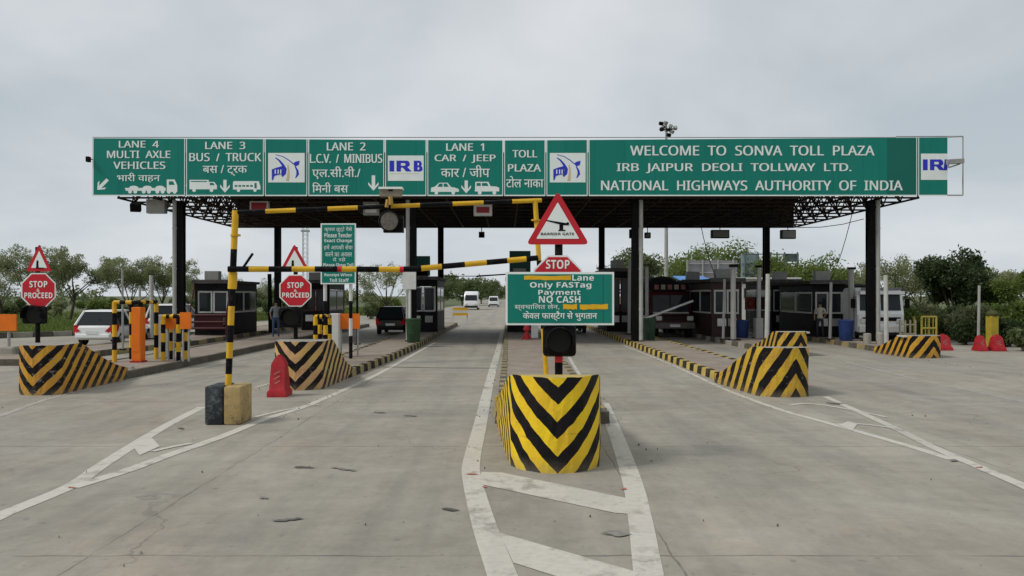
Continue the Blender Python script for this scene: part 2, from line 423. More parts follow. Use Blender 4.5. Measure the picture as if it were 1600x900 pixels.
def sheet_mat():
    m, n, b = new_mat('sign_green'); t = NT(n)
    pos = t.node('ShaderNodeNewGeometry').outputs['Position']; sx = t.node('ShaderNodeSeparateXYZ'); n.links.new(pos, sx.inputs[0])
    st = t.noise(t.mapping(pos, (2.6, 1, .22)), 1.6, 5, .65)
    c = t.mix(t.step(st, .35, .7), (0.0015, 0.185, 0.14), (0.004, 0.215, 0.165))
    c = t.mix(t.math('MULTIPLY', t.step(st, .56, .72), .3), c, (0.03, 0.12, 0.09))
    cell = t.node('ShaderNodeTexWhiteNoise', noise_dimensions='1D'); t.set(cell.inputs['W'], t.math('FLOOR', t.math('DIVIDE', sx.outputs[0], 1.22)))
    c = t.mix(t.math('MULTIPLY', cell.outputs[0], .22), c, (0.001, 0.13, 0.1))
    jx = t.math('ABSOLUTE', t.math('SUBTRACT', t.math('FRACT', t.math('DIVIDE', sx.outputs[0], 1.22)), .5))
    c = t.mix(t.math('MULTIPLY', t.math('GREATER_THAN', jx, .493), .45), c, (0.001, 0.06, 0.05))
    t.set(b.inputs['Base Color'], c); b.inputs['Roughness'].default_value = .4; b.inputs['Specular IOR Level'].default_value = .25
    t.set(b.inputs['Normal'], t.bump(t.noise(t.mapping(pos, (1, 1, .5)), .9, 2), .35, .06))
    return m
M_GREEN = sheet_mat()
M_GREEN2 = pbr('sign_green_dark', (0.004, 0.13, 0.1), .42, var=.06, scale=.8)
M_LETTER = pbr('sign_white', (0.78, 0.83, 0.8), .45, var=.05, scale=2)
M_BLUE = pbr('logo_blue', (0.03, 0.04, 0.5), .4, var=.05)
M_STEEL = pbr('dark_steel', (0.006, 0.0055, 0.006), .55, var=.3, dirt=.2, dirtc=(.035, .025, .02), scale=1.5, spec=.06)
M_TRUSS = pbr('truss_paint', (0.045, 0.034, 0.028), .75, var=.3, scale=1.5, spec=.06)
M_ROOF = pbr('roof_sheet', (0.055, 0.042, 0.036), .7, var=.35, dirt=.4, dirtc=(.02, .016, .014), scale=.5, spec=.06)
M_PIPE = pbr('grey_pipe', (0.34, 0.34, 0.32), .5, var=.12, dirt=.4, scale=1.5)
M_GREY = pbr('grey_box', (0.3, 0.3, 0.28), .55, var=.12, dirt=.35, scale=4)
M_TYRE = pbr('rubber', (0.014, 0.014, 0.014), .8, var=.2, scale=8)
M_GLASS = glass_mat('tinted_glass'); M_GLASS2 = glass_mat('windscreen', (0.022, 0.03, 0.036))
M_CARW = pbr('car_white', (0.76, 0.77, 0.77), .3, var=.03, coat=.6)
M_CARK = pbr('car_black', (0.012, 0.012, 0.014), .3, var=.1, coat=.6)
M_MAROON = pbr('maroon_paint', (0.07, 0.013, 0.015), .4, var=.2, dirt=.3, dirtc=(.1, .06, .05), scale=3)
M_CHROME = pbr('alloy', (0.5, 0.5, 0.5), .3, metal=.8, var=.1)
M_TAIL = pbr('lamp_red', (0.5, 0.012, 0.02), .2, var=.05, coat=.5)
M_HEAD = pbr('lamp_clear', (0.6, 0.6, 0.56), .15, var=.05, coat=.6)
M_TARP = pbr('tarpaulin', (0.016, 0.015, 0.013), .75, var=.35, dirt=.4, dirtc=(.05, .045, .035), scale=1.2, bump=.4, spec=.06)
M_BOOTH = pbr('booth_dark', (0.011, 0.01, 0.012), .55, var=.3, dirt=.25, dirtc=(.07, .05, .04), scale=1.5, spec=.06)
M_FRAMEW = pbr('aluminium_frame', (0.5, 0.5, 0.47), .45, var=.1)
M_BIN = pbr('bin_green', (0.02, 0.055, 0.022), .55, var=.2, dirt=.3, scale=4)
M_BINB = pbr('bin_blue', (0.014, 0.035, 0.13), .5, var=.15, dirt=.2, scale=4)
M_POLEW = pbr('dusty_white', (.46, .455, .43), .6, var=.12, dirt=.5, dirtc=(.3, .27, .22), scale=2)
M_BARK = pbr('bark', (0.06, 0.048, 0.036), .9, var=.3, scale=4, bump=.5)
M_SKIN = pbr('skin', (0.22, 0.12, 0.075), .6, var=.08)
L_ACACIA = leaf_mat('acacia_leaves', (0.17, 0.2, 0.078), (0.235, 0.265, 0.12), (0.32, 0.34, 0.21))  # leaf colours lightened in place of haze over the field trees
L_DARK = leaf_mat('dark_leaves', (0.028, 0.052, 0.018), (0.052, 0.08, 0.028), (0.1, 0.135, 0.055))
L_FRESH = leaf_mat('fresh_leaves', (0.095, 0.145, 0.026), (0.14, 0.19, 0.042), (0.22, 0.27, 0.09))
L_MID = leaf_mat('mid_leaves', (0.085, 0.12, 0.042), (0.13, 0.168, 0.065), (0.21, 0.24, 0.12))  # on the far trees this lighter tone stands in for haze

# ------------------------------------------------------------------ setting: ground, road, markings, islands
mb = MB(); mb.flat([(-1500, -60), (1500, -60), (1500, 2500), (-1500, 2500)], -0.06)
tag(mb.build('ground', M_GROUND, fix=False), kind='structure')
mb = MB()
rdL = [(-32, -20), (-28, 12), (-27.6, 30), (-25.6, 37), (-22.6, 40.5), (-20.8, 46), (-20, 62), (-14, 90), (-10.5, 125), (-10, 400)]
rdR = [(34, -20), (30, 12), (22, 27), (21.5, 50), (21, 62), (17, 90), (14, 125), (14, 400)]
# a grid so that the surface can be a single sheet
ys = [-20, 0, 12, 20, 27, 30, 37, 40.5, 46, 50, 62, 75, 90, 105, 125, 200, 300, 400]
def interp(tab, y):
    for (x0, y0), (x1, y1) in zip(tab, tab[1:]):
        if y0 <= y <= y1: return x0 + (x1 - x0) * (y - y0) / (y1 - y0)
    return tab[-1][0]
for y0, y1 in zip(ys, ys[1:]):
    mb.add([(interp(rdL, y0), y0, 0), (interp(rdR, y0), y0, 0), (interp(rdR, y1), y1, 0), (interp(rdL, y1), y1, 0)], [(0, 1, 2, 3)])
tag(mb.build('road', M_ROAD, fix=False), kind='structure')

def strip(mb, pts, w0, w1=None, z=0.004, mi=0):
    """painted line along ground pixels; w = width in metres"""
    pts = [Vector(G(*p)) for p in pts]; w1 = w1 or w0
    # smooth
    out = []
    for i in range(len(pts) - 1):
        a = pts[max(0, i - 1)]; b = pts[i]; c = pts[i + 1]; d = pts[min(len(pts) - 1, i + 2)]
        k = 5
        for j in range(k):
            t = j / k
            out.append(0.5 * ((2 * b) + (c - a) * t + (2 * a - 5 * b + 4 * c - d) * t * t + (3 * b - a - 3 * c + d) * t ** 3))
    out.append(pts[-1]); n = len(out); L = []; Rr = []
    for i, p in enumerate(out):
        d = (out[min(n - 1, i + 1)] - out[max(0, i - 1)]).normalized(); nr = Vector((-d.y, d.x)); w = (w0 + (w1 - w0) * i / (n - 1)) / 2
        L.append(p + nr * w); Rr.append(p - nr * w)
    mb.add([(v.x, v.y, z) for v in L + Rr], [(i, n + i, n + i + 1, i + 1) for i in range(n - 1)], mi)
def gpoly(mb, pxs, z, mi=0): mb.flat([G(*p) for p in pxs], z, mi)
# gore round the middle island
mb = MB()
strip(mb, [(800, 960), (785, 900), (757, 822), (738, 750), (737, 720), (750, 665), (762, 610), (772, 570), (779, 545), (784, 520)], .235, .2)
strip(mb, [(1030, 980), (1014, 900), (1001, 815), (990, 760), (972, 705), (955, 660), (943, 630)], .23, .22)
strip(mb, [(915, 600), (897, 572), (887, 553), (873, 520)], .1, .1)
gpoly(mb, [(752, 738), (785, 739), (984, 780), (984, 804), (960, 802), (750, 757)], .0055)
gpoly(mb, [(780, 833), (1000, 896), (960, 930), (802, 880)], .0055)
tag(mb.build('lane_marking', M_LINE, fix=False), kind='structure')
# gore by the leaning height gauge
mb = MB()
strip(mb, [(-60, 838), (0, 806), (110, 760), (158, 728), (213, 693), (262, 664), (316, 636)], .2, .17)
strip(mb, [(112, 762), (200, 735), (262, 712), (345, 683), (415, 655), (480, 634), (545, 606), (605, 577), (680, 535)], .2, .13, z=.0055)
gpoly(mb, [(205, 694), (236, 683), (250, 698), (218, 712)], .007)
strip(mb, [(398, 652), (450, 640), (500, 632)], .1, .08, z=.007)
strip(mb, [(238, 706), (268, 699), (300, 693)], .1, z=.0085)
strip(mb, [(398, 606), (428, 598)], .1, z=.006)
tag(mb.build('lane_marking', M_LINE, fix=False), kind='structure')
mb = MB()
strip(mb, [(-60, 668), (0, 650), (70, 625), (130, 610), (200, 598), (300, 578), (420, 553)], .15, .12)
strip(mb, [(230, 602), (330, 590), (420, 575)], .1, .08)
strip(mb, [(1318, 565), (1400, 585), (1500, 608), (1680, 645)], .13)
strip(mb, [(1270, 551), (1330, 566), (1400, 578)], .08)
strip(mb, [(1040, 522), (1100, 533), (1190, 550)], .1)
tag(mb.build('lane_marking', M_LINE_FADED, fix=False), kind='structure')
# gore before the striped block with yellow-topped chevrons
mb = MB()
strip(mb, [(975, 540), (1050, 570), (1125, 605), (1212, 638), (1275, 656), (1350, 677), (1420, 697), (1487, 718)], .11, .15)
strip(mb, [(1290, 620), (1345, 645), (1400, 670), (1460, 700), (1530, 730), (1600, 760), (1700, 806)], .14, .17, z=.0055)
strip(mb, [(1235, 633), (1262, 631), (1310, 637), (1385, 652)], .12, .1, z=.007)
strip(mb, [(1310, 664), (1345, 663), (1395, 669)], .14, .1, z=.007)
gpoly(mb, [(1310, 665), (1325, 659), (1340, 663), (1332, 674)], .0085)
tag(mb.build('lane_marking', M_LINE, fix=False), kind='structure')
# oil drips, tar patches and grit lying on the concrete
M_STAIN = pbr('tar_stain', (0.12, 0.113, 0.1), .7, var=.4, scale=6)
M_STAINL = pbr('old_stain', (0.2, 0.19, 0.168), .8, var=.3, scale=6)
M_MARKRED = pbr('red_chalk', (0.42, 0.13, 0.09), .8, var=.3, scale=9)
def blot(mb, cx, cy, rx, ry, z, mi=0, n=16, seed=0):
    rr = random.Random(seed + int(cx * 7 + cy))
    n = 22; k_ = rr.uniform(-.12, .12); gpoly(mb, [(cx + rx * (0.55 + .75 * rr.random()) * math.cos(-2 * math.pi * i / n), cy + rx * k_ * math.cos(-2 * math.pi * i / n) + ry * (0.35 + 1.0 * rr.random()) * math.sin(-2 * math.pi * i / n)) for i in range(n)], z, mi)
mb = MB()
for cx, cy, rx, ry, k in [(451, 813, 22, 2.6, 0), (703, 797, 15, 3, 0), (475, 731, 15, 2.4, 0), (537, 734, 22, 2.2, 1), (963, 835, 21, 5, 1), (412, 779, 8, 2, 1),
                          (592, 645, 10, 1.3, 1), (640, 650, 11, 1.3, 1), (1303, 631, 13, 2, 0), (283, 670, 6, 1.5, 0), (1490, 721, 7, 1.3, 0)]:
    blot(mb, cx, cy, rx, ry * .8, .0105, k)
for a in [(112, 763, 6, 1.1), (738, 742, 12, .8), (757, 762, 4, 1.2), (975, 765, 5, 1.2), (1531, 731, 6, 1.0)]: blot(mb, *a, .012, 2)
strip(mb, [(598, 573.5), (690, 575), (776, 575.5)], .09, .07, z=.0098)
strip(mb, [(560, 641), (640, 642), (720, 640)], .012, .01, z=.0145)
tag(mb.build('road_stains', [M_STAIN, M_STAINL, M_MARKRED], fix=False), kind='structure')

def island(stations, mats, step_len, kerb_names=None, h=.2):
    """stations: (D, xl, xr)"""
    y0, y1 = stations[0][0], stations[-1][0]
    def lr(y):
        for a, b in zip(stations, stations[1:]):
            if a[0] <= y <= b[0]:
                t = (y - a[0]) / (b[0] - a[0]); return a[1] + (b[1] - a[1]) * t, a[2] + (b[2] - a[2]) * t
        return stations[-1][1:]
    n = max(2, int((y1 - y0) / step_len)); yy = [y0 + (y1 - y0) * i / n for i in range(n + 1)]
    s = MB(); k = MB(); w = .16
    for i in range(n):
        (l0, r0), (l1, r1) = lr(yy[i]), lr(yy[i + 1]); mi = i % 2; g = .012
        a, b = yy[i] + g, yy[i + 1] - g
        s.add([(l0 + w, yy[i], h - .015), (r0 - w, yy[i], h - .015), (r1 - w, yy[i + 1], h - .015), (l1 + w, yy[i + 1], h - .015)], [(0, 1, 2, 3)])
        j = random.uniform(-.008, .008)
        for x0, x1, sg in ((l0, l1, 1), (r0, r1, -1)):
            k.add([(x0 + j, a, 0), (x0 + w * sg, a, 0), (x1 + w * sg, b, 0), (x1 + j, b, 0),
                   (x0 + j + .02 * sg, a, h + j), (x0 + w * sg, a, h + j), (x1 + w * sg, b, h + j), (x1 + j + .02 * sg, b, h + j)],
                  [(4, 5, 6, 7), (0, 4, 7, 3), (1, 2, 6, 5), (0, 1, 5, 4), (3, 7, 6, 2)], mi)
    for y, d in ((y0, -.02), (y1, .02)):
        l, r = lr(y); k.bx(l + .02, r - .02, y + d - .08 if d > 0 else y + d, y + d if d > 0 else y + d + .08, 0, h - .004, 0)
    o = s.build('toll_island', M_PAVE, fix=False); tag(o, kind='structure')
    k.build('kerb', mats, o)
    return o
island([(23, -17.0, -14.35), (28, -16.4, -13.9), (32, -15.6, -13.15), (52, -15.5, -13.0)], [M_KFB, M_KFY], .9)
island([(18.2, -11.3, -9.55), (22, -11.7, -9.42), (30, -11.7, -9.38), (52, -11.7, -9.2)], [M_KFB, M_KFB, M_CONC], 1.0)
island([(19.5, -5.4, -4.0), (24.5, -5.4, -3.68), (30, -5.35, -3.5), (54, -5.3, -3.35)], [M_KB, M_KFY], .42)
island([(12.6, -.17, 1.72), (25, -.1, 1.75), (54, -.05, 1.75)], [M_KFB, M_KFY], .42)
island([(17.9, 5.2, 6.9), (30, 5.2, 7.0), (54, 5.25, 7.0)], [M_KB, M_KY], .42)
island([(28.3, 9.6, 10.9), (34, 9.45, 12.0), (54, 9.4, 12.0)], [M_KFB, M_CONC], .8)
island([(27.3, 13.75, 14.95), (33, 14.1, 16.0), (54, 14.1, 16.0)], [M_KFB, M_KFY], .8)

# far edge of the plaza: low kerb and a soil verge with grass
mb = MB()
vp = []
for i in range(400):
    y = 16 + i * .1; p = Vector((interp(rdL, y), y, .12))
    if not vp or (p - vp[-1]).length > .85: vp.append(p)
for i, (p, q) in enumerate(zip(vp, vp[1:])):
    d = (q - p); mb.box((p + q) / 2, (.26, d.length - .04, .3 + random.uniform(-.03, .03)), i % 2, rz=math.atan2(-d.x, d.y))
tag(mb.build('verge_kerb', [M_KFB, M_CONC]), kind='structure')
def grass(name, areas, n, hgt, seed, mat):
    rr = np.random.default_rng(seed); V = []; 
    per = n // len(areas)
    for x0, x1, y0, y1 in areas:
        x = rr.uniform(x0, x1, per); y = rr.uniform(y0, y1, per); a = rr.uniform(0, math.pi, per); hh = hgt * rr.uniform(.4, 1.2, per); w = hh * .22 + .03
        l = rr.normal(0, .25, (per, 2)) * hh[:, None]
        p0 = np.stack([x - w * np.cos(a), y - w * np.sin(a), np.full(per, -.07)], 1); p1 = np.stack([x + w * np.cos(a), y + w * np.sin(a), np.full(per, -.07)], 1)
        p2 = np.stack([x + l[:, 0], y + l[:, 1], hh], 1)
        V.append(np.stack([p0, p1, p2], 1).reshape(-1, 3))
    V = np.concatenate(V); k = len(V) // 3
    me = bpy.data.meshes.new(name); me.from_pydata(V.tolist(), [], np.arange(3 * k).reshape(-1, 3).tolist()); me.materials.append(mat)
    o = bpy.data.objects.new(name, me); COL.objects.link(o); return tag(o, kind='stuff')
grass('grass', [(-60, -28, 28, 60), (-34, -23.5, 40.5, 62), (-28, -21.3, 46, 70), (-60, -23, 50, 95), (22.5, 45, 26, 48), (-26, -12, 80, 130), (16, 40, 50, 75)], 42000, .32, 3, L_FRESH)

# ------------------------------------------------------------------ trees and shrubs
def leaves(me_name, C, rad, n, size, mat, parent, seed, org, flat=.8):
    rr = np.random.default_rng(seed); C = np.array(C); rad = np.array(rad)
    w = rad ** 2; idx = rr.choice(len(C), n, p=w / w.sum())
    d = rr.normal(0, 1, (n, 3)); d /= np.linalg.norm(d, axis=1)[:, None]
    r = rr.uniform(.25, 1, n) ** .5 * (1 + .18 * rr.normal(0, 1, n))
    c = C[idx] + d * (rad[idx] * r)[:, None] * np.array([1, 1, flat])
    u = rr.normal(0, 1, (n, 3)); u /= np.linalg.norm(u, axis=1)[:, None]
    v = np.cross(u, rr.normal(0, 1, (n, 3))); v /= np.linalg.norm(v, axis=1)[:, None]
    s = size * rr.uniform(.5, 1.35, n)[:, None]
    V = np.stack([c - u * s, c + v * s * .45, c + u * s, c - v * s * .45], 1).reshape(-1, 3) - np.array(org)
    V[:, 2] = np.maximum(V[:, 2], .02)
    me = bpy.data.meshes.new(me_name); me.from_pydata(V.tolist(), [], np.arange(4 * n).reshape(-1, 4).tolist()); me.materials.append(mat)
    o = bpy.data.objects.new(me_name, me); COL.objects.link(o)
    if parent: o.parent = parent
    return o
def tree(name, label, x, y, h, spread, trunk, n, size, mat, seed, limbs=6, lean=0.0, clump=.3, group=None, flat=.8, twigs=5, thin=1.0):
    rr = random.Random(seed); t = thing(name, (x, y, -.06), label, 'tree', group)
    mb = MB(); base = Vector((x, y, -.1)); top = base + Vector((lean * trunk, rr.uniform(-.2, .2), trunk)); r0 = (.022 * h + .05) * thin
    mid = base.lerp(top, .5) + Vector((rr.uniform(-.12, .12), 0, 0)) * trunk * .3
    mb.tube(base, mid, r0 * 1.2, r0, 7); mb.tube(mid, top, r0, r0 * .8, 7)
    C = []; rad = []
    for i in range(limbs):
        a = 2 * math.pi * (i + rr.uniform(-.3, .3)) / limbs; e = rr.uniform(.15, 1.0)
        s0 = top.lerp(mid, rr.uniform(0, .8))
        ln = spread * (.55 + .45 * (1 - e)) ; zt = (h - trunk) * (.35 + .6 * e)
        p1 = s0 + Vector((math.cos(a) * ln * .5, math.sin(a) * ln * .5, zt * .5)); p2 = top + Vector((math.cos(a) * ln * .85 + lean * spread * .3, math.sin(a) * ln * .85, zt * .88))
        mb.tube(s0, p1, r0 * .5, r0 * .33, 5); mb.tube(p1, p2, r0 * .33, r0 * .12, 5)
        C.append(p2); rad.append(spread * clump * rr.uniform(.8, 1.25))
        for k in range(twigs):
            b = a + rr.uniform(-1.4, 1.4); q0 = p1.lerp(p2, rr.uniform(.1, .95))
            q = q0 + Vector((math.cos(b), math.sin(b), rr.uniform(-.15, .9))) * spread * rr.uniform(.2, .52)
            q.z = min(q.z, h * .97)
            mb.tube(q0, q, r0 * .16, r0 * .05, 4); C.append(q); rad.append(spread * clump * rr.uniform(.5, 1.0))
    mb.build('trunk', M_BARK, t)
    leaves('crown', C, rad, n, size, mat, t, seed, (x, y, -.06), flat)
    return t
def shrub(name, label, x, y, h, w, n, size, mat, seed, group=None):
    rr = random.Random(seed); t = thing(name, (x, y, -.06), label, 'shrub', group); mb = MB(); C = []; rad = []
    for i in range(7):
        a = rr.uniform(0, 2 * math.pi); q = Vector((x + math.cos(a) * w * .5 * rr.random(), y + math.sin(a) * w * .4 * rr.random(), h * rr.uniform(.35, .8)))
        mb.tube((x + rr.uniform(-.1, .1), y, -.08), q, .035, .012, 5); C.append(q); rad.append(min(w, h) * rr.uniform(.22, .36))
    mb.build('stem', M_BARK, t); leaves('foliage', C, rad, n, size, mat, t, seed, (x, y, -.06), .85); return t
def tpx(name, label, px, pytop, D, spread, trunk, n, size, mat, seed, **k):
    return tree(name, label, XX(px, D), D, ZZ(pytop, D) * .97, spread, trunk, n, size, mat, seed, **k)
AC = 'thorny trees along the field edge'
tpx('thorn_tree', 'feathery thorn tree behind the leftmost stop sign with bare lower limbs', 52, 376, 62, 2.88, 1.8, 12729, .07, L_ACACIA, 11, limbs=7, thin=.55, clump=.2, twigs=13, group=AC)
tpx('thorn_tree', 'thorn tree with leaning dark trunk above the white hatchback', 108, 377, 60, 2.56, 2.4, 12729, .07, L_ACACIA, 12, limbs=6, lean=.22, thin=.55, clump=.2, twigs=13, group=AC)
tpx('thorn_tree', 'half bare pale thorn tree at the left edge of the photo', 2, 410, 66, 2.40, 1.8, 6364, .07, L_ACACIA, 13, limbs=6, thin=.55, clump=.2, twigs=13, group=AC)
tpx('thorn_tree', 'broad yellow green thorn tree behind the orange cabinet', 205, 388, 66, 2.88, 1.6, 15910, .07, L_ACACIA, 14, limbs=7, thin=.55, clump=.2, twigs=13, group=AC)
tpx('thorn_tree', 'leafy thorn tree just left of the tall black canopy column', 252, 384, 66, 2.72, 1.6, 15910, .07, L_ACACIA, 15, limbs=7, thin=.55, clump=.2, twigs=13, group=AC)
tpx('thorn_tree', 'low rounded thorn tree behind the red railed toll booth', 336, 428, 78, 3.20, 1.2, 13462, .07, L_ACACIA, 16, limbs=7, thin=.55, clump=.2, twigs=13, group=AC)
tpx('thorn_tree', 'hazy low thorn tree between two black rear columns', 398, 432, 80, 2.88, 1.2, 11260, .07, L_ACACIA, 17, limbs=7, thin=.55, clump=.2, twigs=13, group=AC)
tpx('thorn_tree', 'small airy thorn tree with fanned branches above the black hatchback', 604, 402, 70, 2.72, 1.5, 7344, .07, L_ACACIA, 18, limbs=8, thin=.55, clump=.2, twigs=13, group=AC)
tpx('thorn_tree', 'dark small tree behind the middle stop and proceed sign', 470, 437, 72, 2.4, 1.2, 4000, .18, L_MID, 19, limbs=6, thin=.55, clump=.2, twigs=13, group=AC)
tpx('roadside_tree', 'dense dark tree left of the far road behind the white minibus', 722, 436, 165, 5.2, 1.5, 6000, .34, L_MID, 21, limbs=7, clump=.42)
tpx('roadside_tree', 'smaller dark tree beside the far road just right of the minibus', 752, 444, 200, 5.0, 1.5, 4000, .36, L_MID, 22, limbs=6, clump=.42)
tpx('roadside_tree', 'farthest dark tree where the road meets the horizon', 776, 450, 260, 6, 1.5, 3500, .42, L_MID, 23, limbs=6, clump=.42)
tpx('shade_tree', 'round greyish green tree between two black columns behind the canopy', 985, 386, 66, 2.4, 2.0, 9000, .13, L_MID, 31, limbs=6, clump=.42)
tpx('shade_tree', 'bright green spreading tree behind the grey hoarding', 1108, 389, 78, 4.4, 1.5, 14000, .15, L_FRESH, 32, limbs=8, clump=.4)
tpx('shade_tree', 'bright green tree with ragged top left of the white front truck', 1240, 403, 64, 3.4, 1.5, 13000, .13, L_FRESH, 33, limbs=8, clump=.4)
tpx('shade_tree', 'lower green tree behind the dark booth roof', 1293, 417, 62, 2.6, 1.5, 9000, .12, L_FRESH, 34, limbs=6, clump=.42)
tpx('shade_tree', 'loose pale tree above the white truck cab', 1398, 397, 52, 2.8, 1.6, 9000, .075, L_ACACIA, 35, limbs=7, thin=.6, clump=.22, twigs=10)
tpx('shade_tree', 'large dense dark green tree behind the red barriers', 1490, 380, 46, 1.6, 1.0, 16000, .11, L_DARK, 36, limbs=8, clump=.46, flat=.95)
tpx('shade_tree', 'grey green tree between the dark tree and the photo edge', 1556, 414, 56, 2.4, 1.2, 9000, .09, L_ACACIA, 37, limbs=7, thin=.7, clump=.28)
tpx('shade_tree', 'mid green tree cut by the right edge of the photo', 1602, 412, 44, 1.9, 1.0, 10000, .09, L_FRESH, 38, limbs=7, clump=.32)
tpx('shade_tree', 'sparse pale tree just left of the dense dark tree', 1436, 410, 56, 2.4, 1.4, 9000, .075, L_ACACIA, 39, limbs=7, thin=.6, clump=.22, twigs=10)
SG = 'shrubs along the plaza edge'
sh = [(20, 468, 78, 5, 'olive shrub under the leftmost thorn tree'), (85, 470, 76, 5, 'olive shrub behind the leftmost traffic light'), (150, 462, 80, 6, 'dark shrub above the white hatchback roof'),
      (215, 470, 74, 5, 'shrub behind the yellow and black guard rail'), (300, 462, 76, 6, 'grey green shrub left of the red railed booth'), (372, 455, 82, 6, 'shrub visible through the booth window frame'),
      (430, 462, 74, 5, 'shrub behind the person in grey'), (560, 452, 84, 6, 'pale shrub below the green and white notice board'), (610, 466, 78, 5, 'bright green shrub just above the black hatchback'), (580, 472, 70, 4, 'low green shrub beside the orange board')]
for i, (px, py, D, w, lb) in enumerate(sh):
    shrub('shrub', lb, XX(px, D), D, ZZ(py, D), w, 4500, .13, (L_MID, L_ACACIA, L_FRESH)[i % 3], 50 + i, SG)
shr = [(1432, 484, 36, 1.6, L_FRESH, 'leafy shrub right of the white truck'), (1462, 470, 40, 2.0, L_ACACIA, 'shrub behind the yellow frame'), (1492, 480, 37, 2.0, L_MID, 'dark shrub behind the first red barrier'),
       (1520, 476, 35, 1.6, L_ACACIA, 'brownish shrub left of the thin pole'), (1545, 476, 38, 1.9, L_FRESH, 'light green shrub right of the thin pole'), (1592, 470, 33, 1.8, L_FRESH, 'bright shrub at the right edge of the photo'),
       (1575, 498, 31.5, 1.2, L_DARK, 'low dark shrub beside the yellow pillar'), (1508, 500, 33, 1.2, L_DARK, 'low dark shrub between the red barriers'), (1600, 510, 29, 1.2, L_MID, 'small shrub lowest at the right edge')]
for i, (px, py, D, w, m, lb) in enumerate(shr):
    shrub('shrub', lb, XX(px, D), D, ZZ(py, D), w, 5000, .085, m, 80 + i, SG)
# far hedgerows that read as one mass
rr = np.random.default_rng(5); C = []; rd = []
for x in np.arange(-420, 420, 5.0):
    y = 300 + rr.uniform(-30, 30) if -40 < x < 30 else 190 + rr.uniform(-50, 40) + abs(x) * .1
    if -16 < x < 16: continue
    C.append((x, y, rr.uniform(.6, 2.4))); rd.append(rr.uniform(2.6, 4.4))
tag(leaves('treeline', C, rd, 26000, .5, L_MID, None, 77, (0, 0, 0), .75), kind='stuff')

# ------------------------------------------------------------------ canopy
CX0, CX1, CY0, CY1, CZ0, CZ1 = -16.0, 17.05, 31.55, 45.4, 6.14, 7.9
canopy = thing('toll_canopy', (0, 38, 0), 'long flat steel toll plaza canopy of dark lattice trusses on black columns', 'canopy')
mb = MB(); nx, ny = 22, 9
gx = [CX0 + (CX1 - CX0) * i / nx for i in range(nx + 1)]; gy = [CY0 + .15 + (CY1 - CY0 - .3) * j / ny for j in range(ny + 1)]
ux = [(a + b) / 2 for a, b in zip(gx, gx[1:])]; uy = [(a + b) / 2 for a, b in zip(gy, gy[1:])]
def bar(a, b, r): mb.tube(a, b, r, r, 4, caps=False)
for j in range(ny + 1): bar((CX0, gy[j], CZ0), (CX1, gy[j], CZ0), .05)
for i in range(nx + 1): bar((gx[i], gy[0], CZ0), (gx[i], gy[-1], CZ0), .05)
zt = CZ1 - .15
for j in range(ny): bar((ux[0], uy[j], zt), (ux[-1], uy[j], zt), .05)
for i in range(nx): bar((ux[i], uy[0], zt), (ux[i], uy[-1], zt), .05)
for i in range(nx):
    for j in range(ny):
        for a in (0, 1):
            for b_ in (0, 1): bar((ux[i], uy[j], zt), (gx[i + a], gy[j + b_], CZ0), .032)
# lower secondary bracing along both ends
for x in (CX0, CX1):
    for j in range(ny):
        ym = (gy[j] + gy[j + 1]) / 2; m_ = (x, ym, CZ0 + .85)
        bar((x, gy[j], CZ0), m_, .03); bar((x, gy[j + 1], CZ0), m_, .03); bar(m_, (x + (.75 if x < 0 else -.75), ym, zt), .03)
    bar((x, gy[0], CZ0 + .85), (x, gy[-1], CZ0 + .85), .035)
mb.build('space_frame', M_TRUSS, canopy)
mb = MB(); mb.bx(CX0 - .1, CX1 + .1, CY0, CY1 + .1, CZ1, CZ1 + .09)
for i in range(24): x = CX0 + .3 + i * 1.4; mb.bx(x, x + .08, CY0 + .1, CY1, CZ1 - .07, CZ1 - .001)
mb.build('roof', M_ROOF, canopy)
mb = MB(); mb.bx(CX0 + .1, CX1, CY1 + .02, CY1 + .12, CZ0 - .03, 8.45)
for i in range(20): x = CX0 + .6 + i * 1.7; mb.bx(x, x + .06, CY1 - .06, CY1 + .015, CZ0, CZ1 - .1)
mb.build('rear_fascia', M_ROOF, canopy)
for i, x in enumerate((-13.7, -3.9, 5.46, 15.4)):
    for D, w in ((32.4, .27), (45.0, .32)):
        mb = MB(); xc = x if D < 40 else (-13.35, -3.8, 5.63, 15.27)[i]
        mb.bx(xc - w / 2, xc + w / 2, D - .18, D - .15, 0.1, CZ0 - .05); mb.bx(xc - w / 2, xc + w / 2, D + .15, D + .18, .1, CZ0 - .05)
        mb.bx(xc - .1, xc + .1, D - .149, D + .149, .1, CZ0 - .05); mb.bx(xc - .3, xc + .3, D - .3, D + .3, .19, .23)
        mb.build('column', M_STEEL, canopy)
for x in (-13.88, -4.1, 5.68, 15.62):
    mb = MB(); mb.tube((x, 32.2, .2), (x, 32.2, CZ0 - .03), 0.085, 0.085, 10)
    for z in (1.5, 3.2, 4.9): mb.bx(x - .1, x + .1, 32.19, 32.3, z, z + .05)
    mb.build('downpipe', M_PIPE, canopy, smooth=True)
mb = MB(); mb.tube((XX(1356, 32.1), 32.1, .25), (XX(1354, 32.1), 32.1, 3.4), .03); mb.tube((XX(1354, 32.1), 32.1, 3.4), (XX(1362, 32.1), 32.1, 5.9), .03)
mb.build('loose_cable', M_STEEL, canopy)

